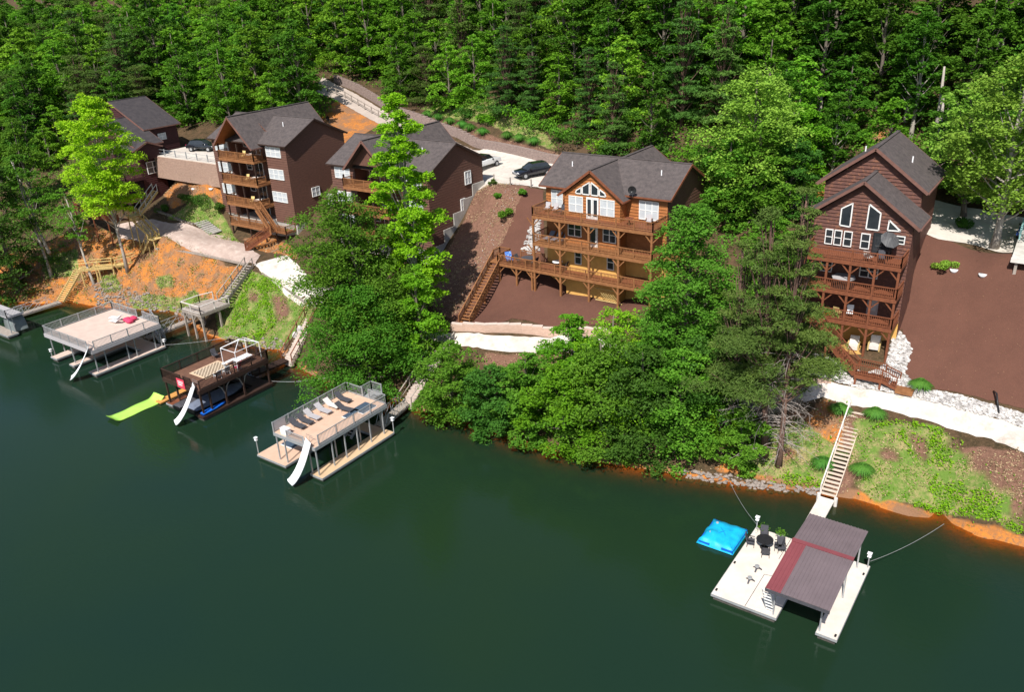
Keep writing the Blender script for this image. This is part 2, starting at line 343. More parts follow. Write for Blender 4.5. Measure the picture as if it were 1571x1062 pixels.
f1=noise_node(n,.9,8,.75); f2=noise_node(n,4,6,.75)
base=lerp_node(n,ramp(n,f1,.4,.62),(.10,.062,.035),(.045,.035,.018)); base=lerp_node(n,ramp(n,f2,.5,.75),base,(.16,.10,.055))
straw=lerp_node(n,ramp(n,f2,.35,.65),(.24,.13,.09),(.135,.072,.05)); clay=lerp_node(n,ramp(n,f1,.38,.6),(.58,.205,.035),(.38,.15,.045)); clay=lerp_node(n,ramp(n,f2,.48,.66),clay,(.20,.12,.07)); f3=noise_node(n,.33,5,.7); clay=lerp_node(n,ramp(n,f3,.45,.58),clay,(.25,.135,.075))
gr=lerp_node(n,ramp(n,f1,.46,.62),(.12,.20,.035),(.32,.26,.12)); gr=lerp_node(n,ramp(n,f2,.5,.7),gr,(.09,.15,.03))
c=lerp_node(n,wn(sp.outputs[2],1.3),base,straw); c=lerp_node(n,wn(sp.outputs[0],1.1),c,clay); c=lerp_node(n,wn(sp.outputs[1],1.2),c,gr)
n.links.new(c,b.inputs['Base Color'])
bp=n.nodes.new('ShaderNodeBump'); bp.inputs['Strength'].default_value=.8; bp.inputs['Distance'].default_value=.15; n.links.new(noise_node(n,5,6,.7),bp.inputs['Height']); n.links.new(bp.outputs[0],b.inputs['Normal'])
go=mesh_obj('ground',gv,gf.tolist(),gm,smooth=True); tag(go,kind='structure')
colour_attr(go.data,'soil',np.stack([mc,mg,ms,np.ones_like(mc)],-1).reshape(-1,4))
wx=axis_vals(-400,200,-135,10,1.,12); wy=axis_vals(-150,130,34,64,.6,12)
WX,WY=np.meshgrid(wx,wy); s=sdist(WX,WY); dep=np.clip(-s*.42,0,6); keep=(s<4)
wi=np.arange(len(wx)*len(wy)).reshape(len(wy),len(wx)); k4=keep[:-1,:-1]&keep[1:,1:]
wf=np.c_[wi[:-1,:-1][k4],wi[:-1,1:][k4],wi[1:,1:][k4],wi[1:,:-1][k4]]
wm=bpy.data.materials.new('lake_water'); wm.use_nodes=True; n=wm.node_tree; b=n.nodes['Principled BSDF']; out=n.nodes['Material Output']
f=noise_node(n,.035,3,.5); b.inputs['Roughness'].default_value=.07; b.inputs['IOR'].default_value=1.33
n.links.new(lerp_node(n,ramp(n,f,.35,.65),(.0115,.0290,.0120),(.0085,.0250,.0155)),b.inputs['Base Color'])
bp=n.nodes.new('ShaderNodeBump'); bp.inputs['Strength'].default_value=.25; bp.inputs['Distance'].default_value=.05
nn=noise_node(n,1.6,5,.6,'Object',(1,1.8,1)); n.links.new(nn,bp.inputs['Height']); n.links.new(bp.outputs[0],b.inputs['Normal'])
tr=n.nodes.new('ShaderNodeBsdfTransparent'); tr.inputs[0].default_value=(.85,.62,.32,1); mx=n.nodes.new('ShaderNodeMixShader')
vc=n.nodes.new('ShaderNodeVertexColor'); vc.layer_name='depth'; sp=n.nodes.new('ShaderNodeSeparateColor'); n.links.new(vc.outputs[0],sp.inputs[0])
n.links.new(sp.outputs[0],mx.inputs[0]); n.links.new(tr.outputs[0],mx.inputs[1]); n.links.new(b.outputs[0],mx.inputs[2]); n.links.new(mx.outputs[0],out.inputs[0])
wo=mesh_obj('lake_water',np.c_[WX.ravel(),WY.ravel(),np.zeros(WX.size)],wf.tolist(),wm); tag(wo,kind='structure')
op=1-np.exp(-dep*1.7); op=.12+.88*op
colour_attr(wo.data,'depth',np.stack([op,op,op,np.ones_like(op)],-1).reshape(-1,4))
def drape(name,P,m,off=.05,step=.7,jit=.07,kind='structure',Zf=None):
    P=[Vector((p[0],p[1])) for p in P]; B=[]
    for i in range(len(P)):
        a,b_=P[i],P[(i+1)%len(P)]; k=max(1,int((b_-a).length/.5))
        for j in range(k):
            q=a.lerp(b_,j/k); B.append(q+Vector((random.uniform(-jit,jit),random.uniform(-jit,jit))) if j else q)
    xs=[p.x for p in B]; ys=[p.y for p in B]
    X,Y=np.meshgrid(np.arange(min(xs),max(xs),step),np.arange(min(ys),max(ys),step)); X=X.ravel();Y=Y.ravel()
    ins=inpoly(X,Y,[(p.x,p.y) for p in B]); X=X[ins];Y=Y[ins]
    bx=np.array(xs);by=np.array(ys); k=np.array([np.min(np.hypot(bx-x,by-y))>.25 for x,y in zip(X,Y)],bool) if len(X) else []
    pts=B+[Vector((x,y)) for x,y in zip(X[k],Y[k])]; nb=len(B)
    v,e,f,_,_,_=delaunay_2d_cdt(pts,[(i,(i+1)%nb) for i in range(nb)],[],1,1e-4)
    zz=Tn([p.x for p in v],[p.y for p in v]) if Zf is None else np.array([Zf(p.x,p.y) for p in v])
    o=mesh_obj(name,[(p.x,p.y,z+off) for p,z in zip(v,zz)],f,m,smooth=True)
    if o.data.polygons and sum(p.normal.z for p in o.data.polygons)<0: o.data.flip_normals()
    if kind: tag(o,kind=kind)
    return o
MULCH=mat('red_brown_mulch',(.118,.053,.036),(.100,.045,.031),.5,.95,.7,22,dirt=((.175,.07,.05),16))
GRAV=mat('white_gravel',(.66,.61,.55),(.52,.46,.41),.7,.9,.6,22,dirt=((.42,.34,.28),.9))
GRAVB=mat('tan_gravel',(.46,.36,.31),(.36,.27,.23),.9,.9,.35,30,dirt=((.55,.46,.40),1.3))
DRIVE=mat('pale_concrete_drive',(.62,.57,.50),(.50,.45,.40),.4,.9,.2,dirt=((.42,.36,.31),1.2))
ASPH=mat('grey_road',(.44,.37,.32),(.36,.30,.26),.6,.9,.2,20)
drape('mulch_bed',pg((690,492),(716,500),(722,496),(765,497),(785,489),(860,503),(985,500),(1010,440),(1000,400),(960,400),(835,395),(834,292),(808,288),(785,340),(748,415),(716,470)),MULCH,.05)
drape('mulch_bed',pg((1384,505),(1395,545),(1384,575),(1404,596),(1470,603),(1571,628),(1600,640),(1640,420),(1571,392),(1440,362),(1420,362),(1405,395),(1372,520)),MULCH,.05)
drape('gravel_path',pg((1130,590),(1215,590),(1235,598),(1260,583),(1320,597),(1400,610),(1571,658),(1640,680),(1640,735),(1571,696),(1510,672),(1440,652),(1345,628),(1262,610),(1235,618),(1220,608),(1130,640)),GRAV,.06)
drape('gravel_path',pg((390,407),(402,402),(440,392),(490,440),(600,500),(690,512),(750,515),(860,515),(1000,540),(1000,560),(860,540),(800,541),(740,536),(690,530),(660,520),(600,530),(496,468),(478,468)),GRAV,.06)
drape('gravel_path',pg((215,338),(236,337),(262,343),(300,349),(345,362),(380,378),(400,392),(392,406),(372,404),(330,396),(290,384),(228,374),(180,365),(178,345)),GRAVB,.06)
drape('road',pg((742,229),(790,233),(860,251),(1100,300),(1400,300),(1450,312),(1571,335),(1660,340),(1660,400),(1571,388),(1500,378),(1440,368),(1400,356),(1150,310),(812,286),(775,283),(715,300),(640,280),(560,240)),DRIVE,.07,1.)
drape('road',pg((495,118),(512,128),(542,142),(602,178),(660,200),(755,234),(640,235),(600,200),(562,180),(508,150),(480,140)),ASPH,.055,1.)
def siding(par,kind,poly,pl,out,m,c=.31,name='wall'):
    """clapboard wall. kind 'x': wall in plane Y=pl, poly=(x,z); kind 'y': plane X=pl, poly=(y,z). out=+-1 outward sign"""
    zs=[p[1] for p in poly]; z=min(zs); top=max(zs); mb=MB()
    def iv(zz):
        us=[]
        for i in range(len(poly)):
            (a,b),(c_,d)=poly[i],poly[(i+1)%len(poly)]
            if abs(b-d)<1e-9:
                if abs(b-zz)<1e-6: us+=[a,c_]
            elif min(b,d)-1e-6<=zz<=max(b,d)+1e-6: us.append(a+(c_-a)*(zz-b)/(d-b))
        return (min(us),max(us)) if us else None
    P=(lambda u,z,o:(u,pl+out*o,z)) if kind=='x' else (lambda u,z,o:(pl+out*o,u,z))
    while z<top-1e-4:
        z2=min(z+c,top); a=iv(z+1e-5); b=iv(z2-1e-5)
        if a and b:
            pr=.085 if kind=='x' else .032
            q=[P(a[0],z,pr),P(a[1],z,pr),P(b[1],z2,.0),P(b[0],z2,.0)]; u=[P(a[0],z,0),P(a[1],z,0),P(a[1],z,pr),P(a[0],z,pr)]
            flip=(kind=='x')==(out>0)
            mb.add(q,[(0,1,2,3) if not flip else (3,2,1,0)]); mb.add(u,[(0,1,2,3) if not flip else (3,2,1,0)])
        z=z2
    return mb.build(name,m,par)
def window(par,kind,u0,u1,z0,z1,pl,out,n=2,glass=None,rows=2,name='window',fw=.07):
    glass=glass or BLIND; mb=MB(); d0,d1=sorted((pl+out*.05,pl+out*.16))
    B=(lambda a,b,c,d:mb.box(a,d0,c,b,d1,d)) if kind=='x' else (lambda a,b,c,d:mb.box(d0,a,c,d1,b,d))
    B(u0,u0+fw,z0,z1);B(u1-fw,u1,z0,z1);B(u0+fw,u1-fw,z0,z0+fw);B(u0+fw,u1-fw,z1-fw,z1)
    for i in range(1,n):
        u=u0+(u1-u0)*i/n; B(u-.045,u+.045,z0+fw,z1-fw)
    f=mb.build(name,WH,par); g=MB(); e0,e1=sorted((pl+out*.05,pl+out*.115))
    if kind=='x': g.box(u0+fw,e0,z0+fw,u1-fw,e1,z1-fw)
    else: g.box(e0,u0+fw,z0+fw,e1,u1-fw,z1-fw)
    g.build('pane',glass,f)
    if rows==2:
        m2=MB(); zm=(z0+z1)/2; d1=pl+out*.145; d0=pl+out*.116
        q0,q1=sorted((d0,d1))
        if kind=='x': m2.box(u0+fw,q0,zm-.03,u1-fw,q1,zm+.03)
        else: m2.box(q0,u0+fw,zm-.03,q1,u1-fw,zm+.03)
        m2.build('sash_bar',WH,f)
    return f
def gable_roof(par,ax,r0,r1,c,hw,zr,slope,m,t=.2,trim=None,name='roof',hwl=None):
    """ridge along ax from r0 to r1, centred on c (other axis), half widths hw (plus) / hwl (minus)"""
    hwl=hwl or hw; P=(lambda a,o,z:(a,c+o,z)) if ax=='x' else (lambda a,o,z:(c+o,a,z))
    mb=MB()
    for o in (hw,-hwl):
        z=zr-abs(o)*slope; mb.slab([P(r0,0,zr),P(r1,0,zr),P(r1,o,z),P(r0,o,z)],t)
    rf=mb.build(name,m,par); tm=trim or DECKR
    for r in (r0,r1):
        e=MB()
        for o in (hw,-hwl):
            z=zr-abs(o)*slope; s=1 if r==max(r0,r1) else -1
            e.beam(P(r+s*.03,0,zr-.14),P(r+s*.03,o,z-.14),.06,.24)
        e.build('rake_board',tm,rf)
    for o in (hw,-hwl):
        z=zr-abs(o)*slope; s=1 if o>0 else -1
        MB().beam(P(min(r0,r1)-.02,o+s*.06,z-.1),P(max(r0,r1)+.02,o+s*.06,z-.1),.12,.13).build('gutter',WH if trim is None else trim,rf)
    cp=MB(); cp.beam(P(r0,0,zr+.0),P(r1,0,zr+.0),.3,.06); cp.build('ridge_cap',m,rf)
    return rf
def rail(par,pts,m,h=.95,sp=.16,name='railing',posts=1.9,bw=.04,toponly=False,topw=.11):
    mb=MB()
    for a,b in zip(pts[:-1],pts[1:]):
        a=Vector(a);b=Vector(b);L_=(b-a).length; up=Vector((0,0,1))
        mb.beam(a+up*h,b+up*h,topw,.06); mb.beam(a+up*.12,b+up*.12,.05,.06)
        n=max(1,int(L_/sp))
        if not toponly:
            for i in range(1,n):
                q=a.lerp(b,i/n); mb.beam(q+up*.12,q+up*(h-.02),bw)
        k=max(1,round(L_/posts))
        for i in range(k+1):
            q=a.lerp(b,i/k); mb.beam(q-up*.05,q+up*(h+.05),.09)
    return mb.build(name,m,par)
def post(par,x,y,z0,z1,m,br=(),w=.17,bl=.75):
    mb=MB(); mb.box(x-w/2,y-w/2,z0,x+w/2,y+w/2,z1); p=mb.build('post',m,par)
    for d,zt in br:    # brace toward +-x under the beam at height zt
        q=MB(); q.beam((x+d*w/2,y,zt-bl),(x+d*bl,y,zt-.04),.09); q.build('brace',m,par)
    return p
def floor_(par,x0,y0,x1,y1,z,m,t=.1,fas=.3,mf=None):
    mb=MB(); mb.box(x0,y0,z-t,x1,y1,z); f=mb.build('deck_floor',m,par)
    g=MB(); g.box(x0-.04,y0-.05,z-fas-.02,x1+.04,y0-.001,z-.01); g.box(x0-.045,y0,z-fas,x0-.001,y1,z-.01); g.box(x1+.001,y0,z-fas,x1+.045,y1,z-.01)
    for i in range(int((x1-x0)/.8)+1): g.box(x0+.05+i*.8,y0+.01,z-fas+.04,x0+.1+i*.8,y1-.01,z-t-.003)
    g.build('joists',mf or m,f); return f
def stairs(par,a,b,w,m,rails=(1,1),h=.9,closed=False,name='stairs',rise=.19,bal=.2,mr=None):
    """from low point a to high point b (centre line); w width"""
    a=Vector(a);b=Vector(b); n=max(2,round(abs(b.z-a.z)/rise)); d=(b-a); dh=Vector((d.x,d.y,0)); run=dh.length/n; dh.normalize(); s=Vector((-dh.y,dh.x,0))
    mb=MB()
    for k in (-1,1): mb.beam(a+s*k*w/2-Vector((0,0,.14)),b+s*k*w/2-Vector((0,0,.14)),.06,.28)
    for i in range(n):
        q=a.lerp(b,(i+.5)/n); q.z=a.z+(b.z-a.z)*(i+.6)/n
        mb.beam(q-s*(w/2-.03),q+s*(w/2-.03),run*.72,.05)
        if closed: mb.beam(q-s*(w/2-.03)+dh*run*.38-Vector((0,0,-.08)),q+s*(w/2-.03)+dh*run*.38-Vector((0,0,-.08)),.02,.17)
    st=mb.build(name,m,par)
    for k,on in zip((-1,1),rails):
        if on: 
            e=s*k*w/2; rail(par if par else st,[a+e,b+e],mr or m,h,bal or 9,'handrail',1.6,toponly=(bal is None))
    return st
def pipe(par,x,y,z,h=.5): MB().tube([(x,y,z-.2),(x,y,z+h)],.06,8).build('vent_pipe',PLAST,par)
def dish(loc,label,rz=0):
    t=thing('satellite_dish',label,'satellite dish',loc,rz)
    mb=MB(); R_=.42; rings=[[(R_*k/4*math.cos(a),-.25-.0+(-(R_*k/4)**2)*.5-.0,.75+R_*k/4*math.sin(a)) for a in [i*math.pi/8 for i in range(16)]] for k in (1,2,3,4)]
    v=[(0,-.25,.75)]+[p for r in rings for p in r]; f=[(0,1+i,1+(i+1)%16) for i in range(16)]
    for k in range(3): f+=[(1+k*16+i,1+k*16+(i+1)%16,1+(k+1)*16+(i+1)%16,1+(k+1)*16+i) for i in range(16)]
    mb.add(v,f); mb.build('reflector',BLACK,t,True,True)
    MB().tube([(0,0,0),(0,0,.55),(0,-.2,.75)],.03,6).build('mast',ALU,t,local=True); MB().beam((0,-.25,.45),(0,-.75,.7),.03).build('feed_arm',ALU,t,local=True)
    return t

t=thing('cabin','orange cedar cabin with three full-width decks and four trapezoid gable windows','cabin',(-40.3,76.8,7.4))
X0,X1,Y0,Y1=-47.0,-33.1,72.6,81.3; ZE=18.35; ZR=21.0; YM=76.8; sl=(ZR-ZE)/4.9
f2,f3,f4=9.95,12.95,15.85
MB().box(X0,Y0,4,X1,Y1,8.5).build('foundation',CONC,t)
MB().box(X0-.02,Y0-.03,7.0,X1+.02,Y1,f3-.3).build('stucco_wall',TANW,t)
siding(t,'x',[(X0,f3-.3),(X1,f3-.3),(X1,ZE),(X0,ZE)],Y0,-1,WOODO)
siding(t,'x',[(X0,f3-.3),(X1,f3-.3),(X1,ZE),(X0,ZE)],Y1,1,WOODO)
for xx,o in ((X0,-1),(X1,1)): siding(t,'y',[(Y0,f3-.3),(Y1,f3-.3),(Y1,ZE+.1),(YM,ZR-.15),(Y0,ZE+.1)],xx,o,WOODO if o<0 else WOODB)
gx0,gx1,gy=-43.9,-37.5,71.25; gc=-40.75
MB().box(gx0+.02,gy-.02,6.4,gx1-.02,Y0-.04,f3-.28).build('stucco_wall',TANW,t)
siding(t,'x',[(gx0,f3-.28),(gx1,f3-.28),(gx1,18.15),(gc,20.55),(gx0,18.15)],gy,-1,WOODO)
for xx,o in ((gx0,-1),(gx1,1)): siding(t,'y',[(gy,f3-.28),(Y0,f3-.28),(Y0,18.1),(gy,18.1)],xx,o,WOODO)
gable_roof(t,'x',X0-.55,X1+.5,YM,YM-Y0+.5,ZR,sl,ROOF,trim=DECKR)
gable_roof(t,'y',gy-.4,YM+.1,gc,3.75,20.86,.745,ROOF,trim=DECKR)
gable_roof(t,'y',YM-.1,84.6,-40.7,3.4,20.8,.7,ROOF,trim=DECKR)
siding(t,'x',[(-43.6,15.5),(-37.8,15.5),(-37.8,18.4),(-40.7,20.5),(-43.6,18.4)],84.2,1,WOODO)
for xx,o in ((-43.6,-1),(-37.8,1)): siding(t,'y',[(Y1,15.5),(84.2,15.5),(84.2,18.4),(Y1,18.4)],xx,o,WOODO)
for a,b,c,d in ((-43.35,-41.7,16.3,18.0),(-39.75,-38.1,16.3,18.0)): window(t,'x',a,b,c,d,gy,-1,2)
window(t,'x',-46.3,-44.9,16.2,18.0,Y0,-1,2); window(t,'x',-36.1,-34.0,16.1,18.0,Y0,-1,3)
d=MB(); d.box(-41.3,gy-.15,f4,-39.9,gy-.03,18.05); dr=d.build('door',WH,t)
g=MB(); g.box(-41.15,gy-.17,f4+.3,-40.75,gy-.151,17.85); g.box(-40.45,gy-.17,f4+.3,-40.05,gy-.151,17.85); g.build('pane',GLASS,dr)
MB().box(-40.61,gy-.17,f4+.05,-40.59,gy-.151,18.).build('door_seam',DGREY,dr)
def polywin(par,pts,pl,kind='x',out=-1,gl=GLASS,fw=.07):
    n_=len(pts); cx=sum(p[0] for p in pts)/n_; cz=sum(p[1] for p in pts)/n_; mb=MB()
    for i in range(n_):
        a,b=pts[i],pts[(i+1)%n_]; mb.beam((a[0],pl+out*.1,a[1]),(b[0],pl+out*.1,b[1]),.1,.1,up=(0,1,0))
    f=mb.build('window',WH,par); g=MB(); k=[(x,pl+out*.11,z) for x,z in pts]
    g.add(k,[tuple(range(n_)) if out<0 else tuple(range(n_))[::-1]]); g.build('pane',gl,f)
polywin(t,[(-42.55,18.3),(-41.9,18.3),(-41.9,18.95),(-42.45,18.6)],gy); polywin(t,[(-41.75,18.3),(-40.95,18.3),(-40.95,19.55),(-41.75,19.05)],gy)
polywin(t,[(-40.75,18.3),(-39.95,18.3),(-39.95,19.05),(-40.75,19.55)],gy); polywin(t,[(-39.8,18.3),(-39.1,18.3),(-39.2,18.6),(-39.8,18.95)],gy)
for a,b,c,d_ in ((-43.5,-41.9,13.75,15.35),(-39.4,-37.9,13.65,15.25)): window(t,'x',a,b,c,d_,gy,-1,2,GLASS)
d=MB(); d.box(-41.1,gy-.13,f3,-40.0,gy-.03,15.05); dr=d.build('door',WH,t); MB().box(-40.85,gy-.15,f3+.3,-40.25,gy-.131,14.85).build('pane',GLASS,dr)
for a,b in ((-42.7,-41.9),(-38.9,-38.1)): window(t,'x',a,b,10.8,12.4,gy-.02,-1,1,GLASS)
DX0,DX1,DY=-46.85,-33.2,69.6
for z,x0 in ((f4,DX0),(f3,DX0),(f2,-51.6)):
    y1=gy-.06
    floor_(t,x0,DY,DX1,y1,z,DECKR if z!=f3 else DECKW,mf=DECKW)
    P=[(x0,Y0-.2,z),(x0,DY,z),(DX1,DY,z),(DX1,Y0-.2,z)]
    if z==f2: P=[(x0,72.0,z),(x0,DY,z),(DX1,DY,z),(DX1,Y0-.2,z)]; rail(t,[(x0+1.4,72.1,z),(-47.1,72.1,z)],DECKW)
    rail(t,P,DECKW)
    for xa,xb in ((max(x0,X0),gx0-.02),(gx1+.02,DX1)): MB().box(xa,gy-.055,z-.1,xb,Y0-.03,z-.001).build('deck_floor',DECKR,t)
MB().box(-51.6,DY+.01,f2-.1,-47.1,72.2,f2-.002).build('deck_floor',DECKR,t)
for x in (-46.85,-43.6,-40.2,-36.85,-33.3):
    yy=DY+.1; zb=T(x,yy)
    br=[(s_,zz) for zz in (f2-.3,f3-.3,f4-.3) for s_ in (-1,1)]
    post(t,x,yy,zb-.3,f4-.25,DECKW,br,.2)
for x in (-51.5,-49.2,-47.2): post(t,x,DY+.1,T(x,DY+.1)-.3,f2-.25,DECKW,[(1,f2-.3)] if x<-51 else [(-1,f2-.3),(1,f2-.3)] if x<-49 else [(-1,f2-.3)],.18)
for x in (-51.5,-49.2): post(t,x,72.0,T(x,72)-.3,f2-.25,DECKW,(),.16)
sb=hit(711,512); sb=Vector((-50.6,61.9,T(-50.6,61.9)+.12))
stairs(t,sb,(-52.25,70.6,f2),1.25,DECKW,(1,1),bal=.2)
MB().box(-53.0,69.6,f2-.12,-51.65,72.0,f2).build('landing',DECKW,t)
rail(t,[(-53.0,70.7,f2),(-53.0,72.0,f2),(-51.7,72.0,f2)],DECKW)
for x,y in ((-52.9,71.9),(-52.5,66.6),(-51.2,66.4)): post(t,x,y,T(x,y)-.3,f2-.1 if y>70 else T(x,y)+2.0,DECKW,(),.14)
lt=MB()      # lattice screen under the lowest deck
for i in range(-9,10):
    for s_ in (-1,1):
        a=Vector((-38.3+i*.28-s_*.6,70.6,7.55)); b=Vector((-38.3+i*.28+s_*.6,70.6,8.75))
        for p,q in ((a,b),):
            if -39.9<p.x<-36.9 and -39.9<q.x<-36.9: lt.beam(p,q,.045,.02)
lt.beam((-39.95,70.6,8.78),(-36.85,70.6,8.78),.08); lt.beam((-39.95,70.6,7.5),(-36.85,70.6,7.5),.08); lt.build('lattice_screen',YELW,t)
pipe(t,-45.2,75,ZR-1.8*sl); pipe(t,-35,75,ZR-1.8*sl)
dish((-36.6,72.0,ZR-4.8*sl-.05),'black satellite dish on the front roof edge of the orange cedar cabin',.3)
t=thing('cabin','dark red-brown narrow cabin with stepped gables and three stacked decks over white stones','cabin',(-15.3,76,7.2))
X0,X1,Y0,Y1=-19.2,-11.2,72.4,75.9; f2,f3,f4=10.3,12.95,15.7; zb=7.3
MB().box(X0,Y0,4,X1,83.2,zb+.9).build('foundation',CONC,t)
MB().box(X0+.01,Y0-.03,zb-.1,X1-.01,Y0+.5,f2-.3).build('stucco_wall',TANW,t)
siding(t,'x',[(X0,f2-.3),(X1,f2-.3),(X1,18.75),(-15.35,21.75),(X0,18.75)],Y0,-1,WOODR)
for xx,o in ((X0,-1),(X1,1)): siding(t,'y',[(Y0,zb),(Y1,zb),(Y1,18.8),(Y0,18.8)],xx,o,WOODR)
gable_roof(t,'y',Y0-.65,Y1+.05,-15.35,4.75,22.1,.735,ROOF,trim=TRIMR)
T0,T1=-19.5,-11.5
siding(t,'x',[(T0,16),(T1,16),(T1,20.7),(-15.55,23.75),(T0,20.7)],Y1,-1,WOODR)
siding(t,'x',[(T0,12),(T1,12),(T1,20.7),(-15.55,23.75),(T0,20.7)],83.2,1,WOODR)
for xx,o in ((T0,-1),(T1,1)): siding(t,'y',[(Y1,zb),(83.2,zb),(83.2,20.8),(Y1,20.8)],xx,o,WOODR)
gable_roof(t,'y',Y1-.55,83.8,-15.55,4.55,24.15,.75,ROOF,trim=TRIMR)
polywin(t,[(-17.0,18.0),(-16.15,17.95),(-16.15,20.0),(-17.0,19.45)],Y0); polywin(t,[(-14.85,17.95),(-13.85,17.95),(-13.85,19.4),(-14.82,20.05)],Y0)
polywin(t,[(-13.15,18.05),(-12.15,18.1),(-13.12,18.9)],Y0)
for a,b in ((-18.1,-17.45),(-17.35,-16.7),(-16.55,-15.85),(-15.15,-14.4)): window(t,'x',a,b,16.2,17.55,Y0,-1,1,GLASS)
window(t,'x',-12.4,-11.7,17.0,17.7,Y0,-1,1,GLASS)
d=MB(); d.box(-14.2,Y0-.13,f4,-12.6,Y0-.03,17.75); dr=d.build('sliding_door',BLACK,t); MB().box(-14.1,Y0-.15,f4+.1,-13.45,Y0-.131,17.65).build('pane',GLASS,dr); MB().box(-13.35,Y0-.15,f4+.1,-12.7,Y0-.131,17.65).build('pane',GLASS,dr)
window(t,'x',-14.9,-13.4,13.7,14.9,Y0,-1,2,GLASS); window(t,'x',-18.2,-17.2,13.7,14.9,Y0,-1,1,GLASS)
d=MB(); d.box(-13.9,Y0-.13,f2,-13.0,Y0-.03,12.35); dr=d.build('door',LGREY,t); MB().box(-13.75,Y0-.15,f2+.5,-13.15,Y0-.131,12.1).build('pane',BLIND,dr)
DX0,DX1,DY=-19.0,-11.3,70.
for z in (f4,f3,f2):
    floor_(t,DX0,DY,DX1,Y0-.06,z,DECKR); rail(t,[(DX0,Y0-.2,z),(DX0,DY,z),(DX1,DY,z),(DX1,Y0-.2,z)],DECKR if z<15 else DECKR,sp=.15)
for x in (-18.95,-17.1,-15.2,-13.25,-11.4):
    post(t,x,DY+.1,T(x,DY+.1)-.3,f4-.25,DECKR,[(s_,zz) for zz in (f2-.3,f3-.3,f4-.3) for s_ in (-1,1) if not (x<-18.9 and s_<0) and not(x>-11.5 and s_>0)],.18)
z5=6.45
lp=Vector((-13.3,68.7,z5)); stairs(t,lp,(-17.6,69.4,f2),1.1,DECKR,(1,1),bal=.16)
floor_(t,-13.3,68.1,-11.1,69.35,z5,DECKR); rail(t,[(-13.3,68.1,z5),(-11.1,68.1,z5)],DECKR); rail(t,[(-13.3,69.35,z5),(-11.1,69.35,z5)],DECKR)
ge=T(-9.9,68.5)+.35; stairs(t,(-9.9,68.6,ge),(-11.1,68.7,z5),1.1,DECKR,(1,1),bal=.16)
MB().box(-9.95,67.9,ge-.45,-8.6,69.2,ge-.05).build('landing_step',DECKW,t)
for x,y in ((-13.2,68.15),(-11.2,68.15),(-13.2,69.3),(-16,68.5),(-16,69.8)): post(t,x,y,T(x,y)-.3,z5-.1 if x>-14 else 8.3,DECKR,(),.16)
pipe(t,-13.2,79,22.4); pipe(t,-17.6,81,22.6)
